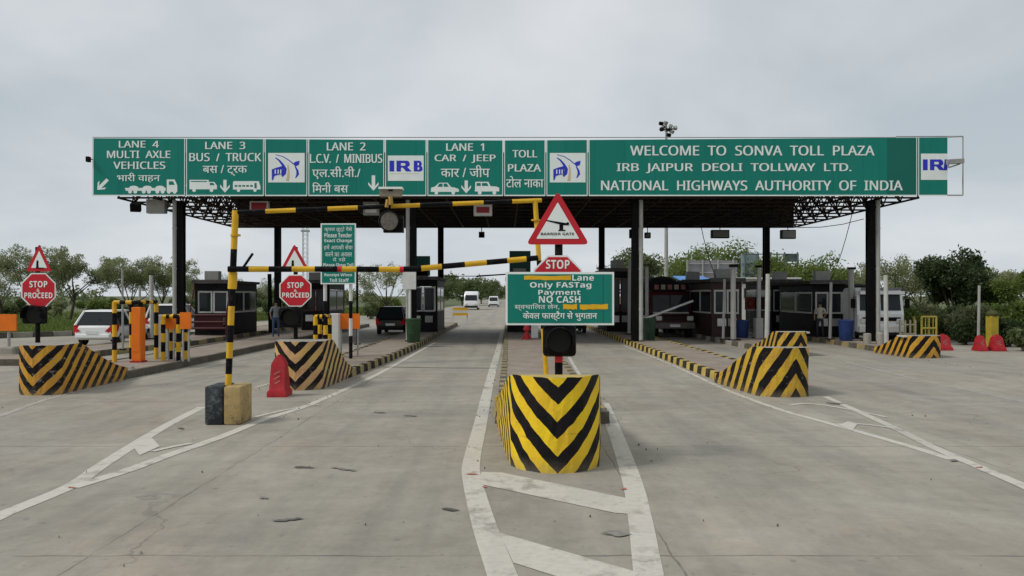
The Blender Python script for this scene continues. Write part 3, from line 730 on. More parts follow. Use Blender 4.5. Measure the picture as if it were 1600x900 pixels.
# ------------------------------------------------------------------ overhead sign panels
SD = 31.45
def ytop(px): return 216 + (px - 145) / 655 * 3.5 if px < 800 else 219.5 - (px - 800) / 700 * 5
def pictos(mb, kind, x0, x1, y0, y1, mi=0, hole=None):
    W_, H_ = x1 - x0, y1 - y0; D = SD - .004
    def pp(pts, m=mi, d=D): plate(mb, [(x0 + a * W_, y1 - b * H_) for a, b in pts], d, .002, m)
    def wheel(a, b=.1, r=.16): plate(mb, ell(x0 + a * W_, y1 - b * H_, r * H_, r * H_, 12), D - .002, .0015, mi)
    if kind == 'car':
        pp([(0, .18), (1, .18), (1, .42), (.85, .55), (.72, .6), (.6, .97), (.3, .97), (.14, .62), (.02, .55)]); wheel(.2); wheel(.8)
        for a in ((.24, .62), (.3, .9), (.42, .9), (.42, .62)), ((.46, .62), (.46, .9), (.57, .9), (.64, .62)): pp(a, 1, D - .003)
    if kind == 'jeep':
        pp([(0, .2), (1, .2), (1, .5), (.9, .6), (.64, .64), (.56, 1), (.02, 1)]); wheel(.2); wheel(.8)
        for a in ((.07, .66), (.07, .9), (.24, .9), (.24, .66)), ((.29, .66), (.29, .9), (.5, .9), (.56, .66)): pp(a, 1, D - .003)
    if kind == 'truck':
        pp([(0, .18), (1, .18), (1, .5), (.9, .82), (.7, .82), (.7, 1), (0, 1)]); wheel(.17); wheel(.8)
        pp([(.74, .54), (.74, .74), (.86, .74), (.92, .54)], 1, D - .003); pp([(.05, .82), (.05, .9), (.64, .9), (.64, .82)], 1, D - .003)
    if kind == 'bus':
        pp([(0, .18), (1, .18), (1, .45), (.94, 1), (.04, 1), (0, .9)]); wheel(.2); wheel(.8)
        for i in range(5): a = .06 + i * .14; pp([(a, .45), (a, .62), (a + .1, .62), (a + .1, .45)], 1, D - .003)
        pp([(.78, .3), (.78, .82), (.86, .82), (.86, .3)], 1, D - .003)
    if kind == 'multi':
        pp([(.8, .1), (1, .1), (1, .55), (.95, .98), (.8, .98)]); pp([(.02, .18), (.78, .18), (.78, .38), (0, .38)])
        for a in (.1, .2, .36, .46, .62, .72): wheel(a, .12, .14)
        for a in (.84, .95): wheel(a, .1, .13)
        for a in (.12, .38, .62): plate(mb, ell(x0 + (a + .05) * W_, y1 - .38 * H_, .09 * W_, .16 * H_, 14), D - .001, .0008, mi)
        pp([(.84, .6), (.84, .85), (.92, .85), (.95, .6)], 1, D - .003)
def arrow(mb, px, y0, y1, w, diag=False):
    D = SD - .004; s = w / 2; k = w * .17
    pts = [(px, y1), (px + s, y1 - s * 1.15), (px + s, y1 - s * 1.15 - k * 1.6), (px + k, y1 - k * 2.6), (px + k, y0), (px - k, y0), (px - k, y1 - k * 2.6), (px - s, y1 - s * 1.15 - k * 1.6), (px - s, y1 - s * 1.15)]
    if diag:
        cx, cy = px, (y0 + y1) / 2; c = math.cos(R(45)); pts = [(cx + (a - cx) * c - (b - cy) * c, cy + (a - cx) * c + (b - cy) * c) for a, b in pts]
    plate(mb, pts[::-1], D, .002)
def road_logo(mb, x0, x1, y0, y1):
    """white plate with a blue sweep of road, railing and a bird-like mark"""
    W_, H_ = x1 - x0, y1 - y0; D = SD - .008
    def pp(pts, m, d=D): plate(mb, [(x0 + a * W_, y0 + b * H_) for a, b in pts], d, .002, m)
    pp([(.0, 1), (1, 1), (1, 0), (0, 0)], 0, SD - .006)
    def ribbon(c, ws, m, d=D):
        n = len(c); L = []; Rr = []
        for i, (a, b) in enumerate(c):
            p, q = c[max(0, i - 1)], c[min(n - 1, i + 1)]; dx, dy = q[0] - p[0], q[1] - p[1]; l = math.hypot(dx, dy)
            L.append((a - dy / l * ws[i] / 2, b + dx / l * ws[i] / 2)); Rr.append((a + dy / l * ws[i] / 2, b - dx / l * ws[i] / 2))
        pp(L + Rr[::-1], m, d)
    ribbon([(.2, .16), (.3, .25), (.4, .4), (.46, .55), (.44, .7), (.38, .8)], [.03, .05, .07, .1, .1, .05], 1)
    ribbon([(.2, .06), (.4, .12), (.56, .24), (.7, .38)], [.02, .025, .03, .03], 1)
    ribbon([(.74, .46), (.8, .6), (.81, .72), (.75, .85)], [.03, .06, .07, .02], 1, D - .003)
    pp([(.68, .36), (.74, .3), (.86, .26), (.84, .4), (.74, .46)], 1, D - .006); 
    pp([(.1, .56), (.22, .5), (.4, .44), (.4, .72), (.26, .74), (.17, .78), (.13, .92), (.1, .92)], 1, D - .009)
    for a in (.18, .26, .33): pp([(a, .57), (a + .03, .56), (a + .03, .7), (a, .71)], 0, D - .012)
    ribbon([(.54, .4), (.56, .6), (.55, .8), (.53, .95)], [.03, .05, .07, .09], 2, D - .001)
GS = 'green sign panels along the canopy front'
panels = [(144, 290, 'first', 'green overhead sign panel for lane 4 multi axle vehicles with diagonal arrow'),
          (290, 413, 'p3', 'green overhead sign panel for lane 3 bus and truck'),
          (413, 481, 'logo', 'narrow green overhead panel with blue road emblem between lane 3 and lane 2 panels'),
          (481, 601, 'p2', 'green overhead sign panel for lane 2 minibus'),
          (601, 667, 'irb', 'narrow green overhead panel with bold blue letters on a white plate between lane panels'),
          (667, 787, 'p1', 'green overhead sign panel for lane 1 car and jeep'),
          (787, 853, 'toll', 'green overhead sign panel reading toll plaza in two scripts'),
          (853, 919, 'logo', 'narrow green overhead panel with blue road emblem above the red triangle sign'),
          (919, 1434, 'wel', 'long green overhead sign panel with the three line welcome message'),
          (1434, 1481, 'end', 'cut off green overhead panel with blue letters beside the empty frame')]
M_CREAM = pbr('logo_cream', (0.6, 0.5, 0.3), .5, var=.05)
for x0, x1, kind, lab in panels:
    sg = thing('overhead_sign', (XX((x0 + x1) / 2, SD), SD, ZZ(305, SD)), lab, 'sign', GS)
    g = .6; ya, yb = ytop(x0), ytop(x1)
    mb = MB(); plate(mb, [(x0 + g, 306), (x1 - g, 306), (x1 - g, yb), (x0 + g, ya)], SD, .06, 0, 1)
    if kind == 'wel': plate(mb, [(1386, 304.5), (1431, 304.5), (1431, ytop(1431) + 1.2), (1386, ytop(1386) + 1.2)], SD - .0022, .002, 2)
    mb.build('panel', [M_GREEN, M_STEEL, M_GREEN2], sg)
    mb = MB(); D = SD - .004
    plate(mb, [(x0 + 1, 306.3), (x1 - 1, 306.3), (x1 - 1, 304.4), (x0 + 1, 304.4)], D, .003)
    plate(mb, [(x0 + .9, 304.4), (x0 + 2.1, 304.4), (x0 + 2.1, ya), (x0 + .9, ya)], D, .003)
    if kind != 'end': plate(mb, [(x1 - 2.1, 304.4), (x1 - .9, 304.4), (x1 - .9, yb), (x1 - 2.1, yb)], D, .003)
    mb.build('border', M_LETTER, sg)
    mb = MB(); pb = MB(); pc = MB(); ab = MB(); TD = SD - .005
    def wl(t, a, b, c, d, h=0.012): lat = t[0] < 'z'; write(mb, t.replace(' ', '  ') if lat else t, a, b, c, d, TD, 0, 0, plain, .45 if lat else .25)
    def mark(x, k, dy=0):
        D_ = SD - .008
        def q(p, m=1, d=0): plate(mb, [(x + a, b + dy) for a, b in p], D_ - d, .001, m)
        q([(0, 268), (7.5, 268), (7.5, 251), (0, 251)])
        q([(11, 268), (18, 268), (18, 262), (21, 262), (26, 268), (35, 268), (28, 261), (31, 259.5), (32, 257), (31, 253), (28, 251), (11, 251)]); q([(18, 258.8), (24, 258.8), (25.2, 257.2), (24, 255), (18, 255)], 0, .002)
        if k == 3:
            q([(38, 268), (49, 268), (52, 265.5), (51, 260.5), (49.5, 259.5), (50.8, 256), (49.5, 252.5), (47, 251), (38, 251)]); q([(44, 258.3), (46, 258.3), (46, 254.5), (44, 254.5)], 0, .002); q([(44, 265), (46.5, 265), (46.5, 261.5), (44, 261.5)], 0, .002)
        else: q([(38, 268), (38.4, 268), (38.4, 251), (33.5, 251), (33.5, 252.5), (35, 254)] if False else [(32.5, 268), (38.4, 268), (38.4, 251), (34, 251)])
    if kind == 'first':
        wl('LANE 4', 186, 248, 220, 230.5); wl('MULTI AXLE', 167.5, 266, 235.5, 247); wl('VEHICLES', 177.5, 258, 252.5, 264); wl('भारी वाहन', 183, 250, 270, 285)
        arrow(ab, 160, 277, 300, 15, True); pictos(pb, 'multi', 195, 277, 280, 302)
    if kind == 'p3':
        wl('LANE 3', 321, 383, 221.5, 233); wl('BUS / TRUCK', 296, 408, 239, 252); wl('बस / ट्रक', 317, 386, 258, 275)
        pictos(pb, 'truck', 296, 339, 281, 299); arrow(ab, 351.5, 281, 301, 15); pictos(pc, 'bus', 364, 407, 283, 299)
    if kind == 'p2':
        wl('LANE 2', 511, 571, 222.5, 235); wl('L.C.V. / MINIBUS', 484.5, 597, 240.5, 254.5); wl('एल.सी.वी./', 488, 563, 260, 280); wl('\u093fमनी बस', 488, 544, 285, 301); arrow(ab, 583.5, 274, 298, 16)
    if kind == 'p1':
        wl('LANE 1', 697.5, 756, 224, 235.5); wl('CAR / JEEP', 679.5, 774, 241.5, 254.5); wl('कार / जीप', 689, 765, 258, 277)
        pictos(pb, 'car', 673, 717, 285, 303); arrow(ab, 728.5, 282, 302, 15); pictos(pc, 'jeep', 742, 780, 284, 303)
    if kind == 'toll': wl('TOLL', 801, 839, 234.5, 246); wl('PLAZA', 794, 845, 256.5, 268); wl('टोल नाका', 791, 849, 275, 293)
    if kind == 'wel':
        wl('WELCOME TO SONVA TOLL PLAZA', 985, 1366, 227.5, 243); wl('IRB JAIPUR DEOLI TOLLWAY LTD.', 964, 1330, 255, 270.5); wl('NATIONAL HIGHWAYS AUTHORITY OF INDIA', 939.5, 1410, 282, 297.5)
    if kind == 'logo': o_ = (419, 476) if x0 < 500 else (859, 915); road_logo(mb, o_[0], o_[1], 239, 285); 
    if kind == 'irb':
        plate(mb, rect(606, 662, 243, 282.5), SD - .006, .003, 0); mark(608.5, 3); plate(mb, rect(609, 655, 271, 271.8), SD - .007, .0008, 2)
    if kind == 'end':
        plate(mb, rect(1439, 1480.4, 240, 281), SD - .006, .003, 0); mark(1442, 2, -2)
    (pb.build('vehicle_pictogram', [M_LETTER, M_GREEN], sg, fix=False) if pb.v else 0); (pc.build('vehicle_pictogram', [M_LETTER, M_GREEN], sg, fix=False) if pc.v else 0); (ab.build('arrow', M_LETTER, sg) if ab.v else 0)
    mb.build('plate_and_mark' if kind in ('logo', 'irb', 'end') else 'lettering', [M_LETTER, M_BLUE if kind in ('logo', 'irb', 'end') else M_GREEN, M_CREAM], sg, fix=False)
fr = thing('empty_frame', (XX(1493, SD), SD, ZZ(305, SD)), 'empty thin steel frame past the cut off sign panel at the canopy end', 'frame')
mb = MB(); a, b, c, d = P(1481, 214, SD), P(1504.5, 213, SD), P(1504.5, 305, SD), P(1481, 305, SD)
for p, q in ((a, b), (b, c), (c, d)): mb.tube(p, q, .03, .03, 6)
mb.tube(P(1400, 213.6, SD + .1), P(1504, 213, SD + .1), .025, .025, 6); mb.tube(P(145, 214.5, SD + .1), P(1400, 214.8, SD + .1), .018, .018, 6)
mb.build('frame_tube', M_PIPE, fr)
lt = thing('sign_lamp', P(1494, 254, SD - .3), 'grey lamp box on a bracket in front of the empty sign frame', 'lamp')
mb = MB(); plate(mb, [(1482, 256), (1507, 254.5), (1507, 247.5), (1482, 249)], SD - .4, .18); mb.build('housing', M_GREY, lt)
mb = MB(); mb.tube(P(1482, 262, SD - .3), P(1500, 256, SD - .3), .03); mb.tube(P(1482, 262, SD - .3), P(1482, 256, SD + .05), .03); mb.build('bracket', M_PIPE, lt)
lt = thing('sign_lamp', P(138, 249, SD), 'small dark lamp sticking out at the lane 4 end of the sign', 'lamp')
mb = MB(); mb.box(P(138, 249, SD - .1), (.14, .2, .22), bev=.02); mb.build('housing', M_STEEL, lt)
mb = MB(); mb.tube(P(139, 249, SD), P(146, 249, SD + .05), .02); mb.build('bracket', M_STEEL, lt)

# things hung under the canopy
def hang(name, lab, cat, px0, px1, py0, py1, D, mat, depth=.25, drop=True, group=None):
    x0, x1, z1, z0 = XX(px0, D), XX(px1, D), ZZ(py0, D), ZZ(py1, D)
    t = thing(name, ((x0 + x1) / 2, D, z0), lab, cat, group)
    mb = MB(); mb.bx(x0, x1, D, D + depth, z0, z1, bev=.02); mb.build('housing', mat, t)
    if drop and z1 < CZ0 - .02:
        mb = MB(); xm = (x0 + x1) / 2; mb.tube((xm, D + depth / 2, z1), (xm, D + depth / 2, CZ0 + .02), .025); mb.build('hanger', M_STEEL, t)
    return t, (x0, x1, z0, z1, D)
M_LEDRED = pbr('led_red', (0.3, 0.02, 0.03), .4, var=.2, scale=14)
def face(t, b, mat, inset=.05, name='display'):
    x0, x1, z0, z1, D = b; mb = MB(); mb.bx(x0 + inset, x1 - inset, D - .012, D - .001, z0 + inset, z1 - inset); return mb.build(name, mat, t)
HG = 'boxes hung under the canopy front edge'
t, b = hang('lane_display', 'pale grey box hung under the lane 4 sign beside the outer column', 'display', 228, 257, 311, 333, 32.3, M_PIPE, .3, group=HG); face(t, b, M_GREY, .07)
t, b = hang('lane_display', 'lane display with red lit panel hung above the height gauge post', 'display', 390, 419, 314, 330, 32.8, M_WHT, group=HG); face(t, b, M_LEDRED, .07)
t, b = hang('lane_display', 'lane display with pale lower half seen behind the striped top bar', 'display', 567, 592, 315, 336, 32.8, M_GREY, group=HG); face(t, b, M_WHT, .1)
t, b = hang('lane_display', 'white lane display hung under the lane 1 sign panel', 'display', 740, 769, 319, 337, 32.8, M_WHT, group=HG); face(t, b, M_LEDRED, .12)
fl = thing('floodlight', P(212, 324, 32.3), 'black tilted floodlight under the lane 4 sign corner', 'lamp')
mb = MB(); mb.box(P(212, 324, 32.3), (.42, .3, .34), rz=.35, tx=.4, bev=.03); mb.build('housing', M_STEEL, fl)
mb = MB(); mb.tube(P(206, 320, 32.3), P(209, 306, 32.3), .03); mb.build('bracket', M_STEEL, fl)
RG = 'small fittings hung from the canopy rear edge'
for px0, px1, py0, py1, lb in ((748, 757, 362, 371, 'tiny black camera box under the canopy near the far road'), (984, 994, 358, 372, 'black box hung beside the white downpipe of the second column'),
                           (1008, 1017, 363, 372, 'round black lamp under the canopy right of the white downpipe'), (1112, 1140, 359, 372, 'wide black box hung above the grey hoarding'), (1221, 1244, 359, 373, 'black box with wire at the see-through end of the canopy')):
    t, b = hang('ceiling_fitting', lb, 'fitting', px0, px1, py0, py1, 45.0, M_STEEL, .3, group=RG); face(t, b, M_GREY if px0 > 1000 else M_STEEL, .06, 'lens')

# ------------------------------------------------------------------ striped crash blocks
def crash_block(label, xl, xr, D0, H, tail_l, tail_r, mode, apex, bow=.32, period=.405, phase=0.0, slope=1.0, wear=.66, cap=None, yel=(0.72, 0.47, 0.025), full=.8):
    """tail_l / tail_r: (D, x, z) of the flanks going away from the nose"""
    t = thing('crash_block', ((xl + xr) / 2, D0 + .5, 0), label, 'crash barrier', 'striped blocks guarding the toll islands')
    per = []; n = 18
    for i in range(n + 1):
        s_ = -1 + 2 * i / n; x = xl + (xr - xl) * (s_ + 1) / 2; e = abs(s_)
        per.append((x, D0 + bow * e ** 2.4, H))
    def flank(t0, tl):
        pts = []; (x0, y0, _) = t0; k = 12; (D1, x1, z1) = tl
        for i in range(1, k + 1):
            u = i / k; y = y0 + (D1 - y0) * u; x = x0 + (x1 - x0) * u ** .8
            dd = y - y0
            if dd < full: z = H
            else: q = (dd - full) / (D1 - y0 - full); z = z1 + (H - z1) * (1 - q) ** 1.35
            pts.append((x, y, z))
        return pts
    fl_, fr_ = flank(per[0], tail_l), flank(per[-1], tail_r)
    line = fl_[::-1] + per + fr_
    acc = [0]
    for a, b in zip(line, line[1:]): acc.append(acc[-1] + math.hypot(b[0] - a[0], b[1] - a[1]))
    k0 = len(fl_); ua = acc[k0] + (acc[k0 + n] - acc[k0]) * apex
    vs = []; uv = []
    rows = 6; m = len(line); rr = random.Random(int(D0 * 10))
    fs = []; 
    for r_ in range(rows + 1):
        for i, (x, y, z) in enumerate(line):
            jz = 0 if r_ in (0,) else rr.uniform(-.006, .006)
            vs.append((x + rr.uniform(-.009, .009), y + rr.uniform(-.009, .009), z * r_ / rows + jz)); uv.append((acc[i] - ua, z * r_ / rows))
    for r_ in range(rows):
        for i in range(m - 1): fs.append((r_ * m + i, r_ * m + i + 1, (r_ + 1) * m + i + 1, (r_ + 1) * m + i))
    o3 = t.location; me = bpy.data.meshes.new('body')
    me.from_pydata([(a - o3.x, b - o3.y, c - o3.z) for a, b, c in vs], [], fs)
    ul = me.uv_layers.new(name='UVMap')
    for p in me.polygons:
        for li, vi in zip(p.loop_indices, p.vertices): ul.data[li].uv = uv[vi]
    me.materials.append(stripe_mat('chevrons', mode, period, phase, slope, wear, yel))
    bo = bpy.data.objects.new('body', me); COL.objects.link(bo); bo.parent = t; ORG[bo.name] = Vector(o3)
    # rounded coping and rubble infill
    mb = MB(); top = vs[rows * m:]
    half = len(fl_)
    for i in range(half - 1):
        a, b = i, i + 1; c, d = m - 1 - i, m - 2 - i
        mb.add([top[a], top[c], top[d], top[b]], [(0, 1, 2, 3)])
    mb.add([top[i] for i in range(half - 1, m - half + 1)], [tuple(range(m - 2 * half + 2))])
    a, c = vs[0], vs[m - 1]; mb.add([a, c, top[m - 1], top[0]], [(0, 1, 2, 3)])
    mb.build('top', cap or M_CONC, t, fix=False)
    return t
crash_block('nearest yellow and black chevron block carrying the fastag board', 0.07, 1.16, 9.06, 1.13, (13.4, -.19, .35), (13.2, 1.5, .3), 'V', .5, bow=.42, wear=.72, phase=0.0, full=.1,  cap=pbr('faded_yellow_top', (.5, .38, .12), .7, dirt=.7, scale=3), yel=(.85, .61, .02))
crash_block('worn orange and black chevron block under the leftmost stop sign', -10.36, -9.44, 16.15, 1.05, (19.5, -11.2, .4), (19.3, -9.5, .3), 'V', .45, bow=.2, period=.385, wear=.57, yel=(.6, .33, .03))
crash_block('faded cream and black chevron block with a red plastic barrier against it', -5.2, -4.12, 17.0, 1.08, (20, -5.4, .35), (20, -3.98, .25), 'V', .5, bow=.3, period=.39, wear=.6, yel=(.62, .42, .12))
crash_block('large yellow and black block with inverted chevrons right of the middle lane', 5.3, 6.33, 15.85, 1.02, (18.6, 5.06, .22), (19, 6.85, .25), 'L', .66, bow=.2, period=.6, phase=.1, slope=1.5, wear=.6, yel=(.6, .4, .03), full=.35)
crash_block('smaller striped block with white slab on top behind the inverted chevron one', 9.42, 10.45, 26.4, .85, (29.2, 9.4, .25), (29, 11, .25), 'L', .7, bow=.2, period=.6, phase=.1, slope=1.5, wear=.6, yel=(.58, .38, .04), full=.4)
crash_block('striped block low against the red barriers at the far right lane', 13.62, 14.64, 25.7, .75, (28.4, 13.6, .2), (28.4, 15.2, .2), 'L', .7, bow=.15, period=.5, phase=.1, slope=1.3, wear=.66, yel=(.6, .34, .03), full=.7)
M_SLAB = pbr('pale_slab', (.5, .49, .44), .8, dirt=.4)
for lab, px0, px1, py, D in (('pale slab resting on the smaller striped block', 1217, 1262, 521, 26.75), ('pale slab resting on the far right striped block', 1408, 1457, 527, 26.2)):
    mb = MB(); mb.box(((XX(px0, D) + XX(px1, D)) / 2, D + .05, ZZ(py, D) + .035), (XX(px1, D) - XX(px0, D), .5, .06), bev=.012)
    o = mb.build('concrete_slab', M_SLAB); tag(o, lab, 'slab')

mb = MB(); rr_ = random.Random(21)
for i in range(260):
    kx = rr_.choice((-9.42, -5.5, -3.85, -.25, 1.85, 5.1, 7.05, 13.7)); y = rr_.uniform(13, 34) if kx not in (-.25, 1.85) else rr_.uniform(9, 30)
    sg_ = -1 if kx in (-5.5, -.25, 5.1, 13.7) else 1; x = kx + sg_ * abs(rr_.gauss(0, .12)); r_ = rr_.uniform(.005, .016)
    mb.lathe((x, y, .012), [(r_, -.008), (r_ * rr_.uniform(.7, 1), .006), (.002, .014)], rr_.choice((4, 5, 6)), rr_.choice((0, 0, 1, 2)))
for i in range(22):
    x, y = G(rr_.uniform(20, 1580), rr_.uniform(600, 890)); r_ = rr_.uniform(.004, .011)
    mb.lathe((x, y, .012), [(r_, -.008), (r_ * .8, .006), (.002, .012)], 5, rr_.choice((0, 1, 2)))
tag(mb.build('grit', [M_CONC, pbr('dead_leaf', (.12, .085, .045), .9), pbr('dark_grit', (.1, .094, .084), .9)]), kind='stuff')
mb = MB(); rr_ = random.Random(9)
for i in range(46):
    u = rr_.random(); y = 18.2 + u * 2.2; x = -10.6 + rr_.uniform(-.75, .9); r_ = rr_.uniform(.04, .15)
    mb.lathe((x, y, .05 + (1 - u) * .28 * rr_.random() + .12), [(r_ * .5, -r_ * .5), (r_ * rr_.uniform(.8, 1.1), 0), (r_ * rr_.uniform(.5, .8), r_ * .5), (.004, r_ * .62)], rr_.choice((5, 6, 7)))
tag(mb.build('rubble', M_CONC), kind='stuff')
# ------------------------------------------------------------------ posts with signs
def sign_post(lab, px, D, z0, top_py, tri, octo, box, text, base_bands=None):
    t = thing('stop_sign_post', (XX(px, D), D, z0), lab, 'traffic sign', 'stop sign posts on the crash blocks')
    x = XX(px, D); mb = MB(); r = .05
    zt = ZZ(top_py, D); hgt = zt - z0
    if base_bands: mb.seg([(x, D, z0), (x, D, zt)], r, [0] + base_bands + [1], mis=(0, 1, 0))
    else: mb.tube((x, D, z0), (x, D, zt), r, r, 10)
    mb.build('post', [M_BLK, M_RED], t, smooth=True)
    # triangle
    (ax, ay), (lx, ly), (rx, ry), bw = tri; d = D - .09
    def rtri(s_, rad):
        cx, cy = (ax + lx + rx) / 3, (ay + ly + ry) / 3; P3 = [(cx + (a - cx) * s_, cy + (b - cy) * s_) for a, b in ((lx, ly), (rx, ry), (ax, ay))]
        out = []
        for i in range(3):
            p = Vector(P3[i]); a = Vector(P3[i - 1]); b = Vector(P3[(i + 1) % 3]); u = (a - p).normalized(); v = (b - p).normalized()
            for k in range(5):
                f = k / 4; q0 = p + u * rad; q1 = p + v * rad; out.append(tuple(q0.lerp(p, f).lerp(p.lerp(q1, f), f)))
        return out
    mb = MB(); plate(mb, rtri(1, (rx - lx) * .09), d, .012, 0, 2); plate(mb, rtri(bw, (rx - lx) * .02), d - .004, .003, 1)
    tp = mb.build('triangle_plate', [M_RED, M_LETTER, M_STEEL], t)
    mb = MB(); dd = d - .007
    cx, cy, w = (lx + rx) / 2, (ly + ay) / 2 + (ly - ay) * .12, (rx - lx)
    if w > 60:
        plate(mb, [(853, 345.5), (870, 348.3), (870, 346), (888.5, 349), (889, 351), (870, 353), (853, 345)][:0] or [(853.5, 343.5), (888, 349), (888, 352), (880, 352), (853.5, 345.2)], dd, .002); plate(mb, [(874, 351), (880, 351), (880, 359), (874, 359)], dd, .002, 0); plate(mb, [(873, 359), (883, 359), (884, 361), (872, 361)], dd, .002, 0)
        plate(mb, ell(887, 349.5, 2.5, 2.5, 10), dd - .003, .002); write(mb, 'BARRIER GATE', 845, 897, 363.5, 367.5, dd)
    else:
        plate(mb, [(cx - .12 * w, cy + .3 * w), (cx - .02 * w, cy + .3 * w), (cx - .03 * w, cy - .02 * w), (cx - .1 * w, cy - .02 * w)], dd, .002)
        plate(mb, [(cx - .02 * w, cy + .3 * w), (cx + .18 * w, cy + .3 * w), (cx + .18 * w, cy + .26 * w), (cx - .02 * w, cy + .26 * w)], dd - .003, .002)
    mb.build('pictogram', M_BLK, tp)
    # octagon
    ox, oy, orr = octo; d = D - .075
    def octa(r_): return [(ox + r_ / math.cos(math.pi / 8) * math.cos(math.pi / 8 + i * math.pi / 4), oy - r_ / math.cos(math.pi / 8) * math.sin(math.pi / 8 + i * math.pi / 4)) for i in range(8)]
    mb = MB(); plate(mb, octa(orr), d, .01, 1, 2); plate(mb, octa(orr * .93), d - .004, .003, 0)
    op = mb.build('octagon_plate', [M_RED, M_LETTER, M_STEEL], t)
    mb = MB()
    for tt, a, b_, c, e in text: write(mb, tt, a, b_, c, e, d - .0075)
    mb.build('lettering', M_LETTER, op, fix=False)
    # signal head
    x0, x1, y0, y1 = box; d = D - .06
    X0, X1, Z1, Z0 = XX(x0, d), XX(x1, d), ZZ(y0, d), ZZ(y1, d); xm, zm = (X0 + X1) / 2, (Z0 + Z1) / 2; w = X1 - X0
    mb = MB(); mb.box((xm, d, zm), (w, .14, Z1 - Z0), bev=.05 if w > .3 else .03); sgn = mb.build('signal_head', M_BLK, t, smooth=True)
    mb = MB(); n = 14; rv = w * .42
    rings = []
    for dy, rs in ((-.071, 1.0), (-.2, .98), (-.2, .9), (-.071, .9)):
        rings.append([(xm + rv * rs * math.cos(R(-20 + 220 * i / n)), d + dy, zm + rv * rs * math.sin(R(-20 + 220 * i / n))) for i in range(n + 1)])
    for a, b_ in zip(rings, rings[1:]): mb.add(a + b_, [(i, i + 1, n + 2 + i, n + 1 + i) for i in range(n)])
    mb.build('visor', M_BLK, sgn)
    mb = MB(); plate(mb, ell((x0 + x1) / 2, (y0 + y1) / 2, (x1 - x0) * .36, (x1 - x0) * .36, 20), d - .082, .01); mb.build('lens', pbr('unlit_lens', (.013, .0135, .012), .5, var=.25, spec=.15), sgn)
    return t
sign_post('tall post with barrier gate triangle and stop octagon behind the green fastag board', 873, 9.75, 1.08, 372, ((871.5, 298), (822, 382), (921, 382), .68),
          (871.5, 437, 38), (848, 900, 507, 557), [('STOP', 853, 890, 406, 420)], [.1, .17])
sign_post('slim post with triangle, stop and proceed octagon on the leftmost chevron block', 59, 17.2, .9, 386, ((61, 381), (41, 424), (81, 424), .62), (60, 453.5, 27), (36, 73, 478, 506),
          [('STOP', 46, 74, 439, 449), ('&', 57, 62, 451, 456), ('PROCEED', 38, 82, 457, 466)])
sign_post('slim post with triangle and stop and proceed octagon left of the green notice board', 462, 18.0, .9, 386, ((460, 381), (437, 424), (484, 424), .66), (461.5, 454, 25), (437, 472, 480, 512),
          [('STOP', 449, 474, 441, 450), ('&', 459, 464, 452, 456), ('PROCEED', 441, 483, 457, 465)])
fb = thing('lane_notice', (XX(875, 9.62), 9.62, ZZ(508, 9.62)), 'green fastag only no cash board with yellow painted out words', 'sign')
D = 9.6; mb = MB(); plate(mb, rect(790, 959.5, 425, 508), D, .02, 1, 1); plate(mb, rect(793.2, 956.2, 428.4, 504.8), D - .004, .003, 0)
for y in (440, 495): mb.tube(P(873, y, D + .02), P(873, y, D + .1), .03)
mb.build('board', [M_GREEN, M_LETTER], fb)
mb = MB(); TD = D - .0065
write(mb, 'Lane', 894, 928, 429.5, 438.5, TD, 0); write(mb, 'Only FASTag', 828, 924, 440.5, 452, TD, 0); write(mb, 'Payment', 841, 907, 453, 463, TD, 0); write(mb, 'NO CASH', 842, 907, 462.5, 473, TD, 0)
write(mb, 'स्वचा\u093fलत लेन,', 804, 874, 474, 485.5, TD, 0); write(mb, 'केवल फास्टैग से भुगतान', 817, 933, 486, 501.5, TD, 0, .012)
for a, b_, c, e in ((819, 892, 430.8, 437.4), (880, 901.5, 475.5, 483), (906, 950, 475.5, 483.4)):
    n = 9; rr_ = random.Random(int(a)); pts = [(a + (b_ - a) * i / n, e + rr_.uniform(-.8, .8)) for i in range(n + 1)] + [(b_ - (b_ - a) * i / n, c + rr_.uniform(-.8, .8)) for i in range(n + 1)]
    plate(mb, pts, D - .0085, .0015, 1)
mb.build('lettering', [M_LETTER, pbr('tape_yellow', (.75, .42, .015), .5, var=.1, scale=12)], fb, fix=False)

nb = thing('notice_board', (XX(528, 23.3), 23.3, .2), 'tall green notice board on two black and white banded posts', 'sign')
D = 23.3
for px in (508, 548):
    mb = MB(); b0 = 505 if px < 520 else 561
    mb.seg([(XX(px, D + .1), D + .1, .18), (XX(px, D + .1), D + .1, ZZ(350, D))], .055, [0, .17, .30, .43, .56, .66, 1], mis=(0, 1)); mb.build('post', [M_BLK, M_WHT], nb, smooth=True)
mb = MB(); plate(mb, rect(501, 556, 349, 444), D, .03, 1, 1); plate(mb, rect(503, 554, 351, 442), D - .004, .003, 0); mb.build('board', [M_GREEN, M_LETTER], nb)
mb = MB()
for tt, y0, y1, a, b_ in (('कृपया छुट्टे पैसे', 354, 363, 507, 550), ('Please Tender', 364, 371, 507, 550), ('Exact Change', 373, 380, 507, 550), ('हमें आपकी सेवा', 382, 391, 506, 551), ('करने का अवसर', 392, 401, 508, 550), ('दे रहे', 402, 409, 520, 540),
                     ('Please Show Toll', 411, 417, 505, 552), ('Receipt When', 427, 433, 507, 550), ('Toll Staff', 435, 440.5, 515, 545)): write(mb, tt, a, b_, y0, y1, D - .0065)
mb.build('lettering', M_LETTER, nb, fix=False)

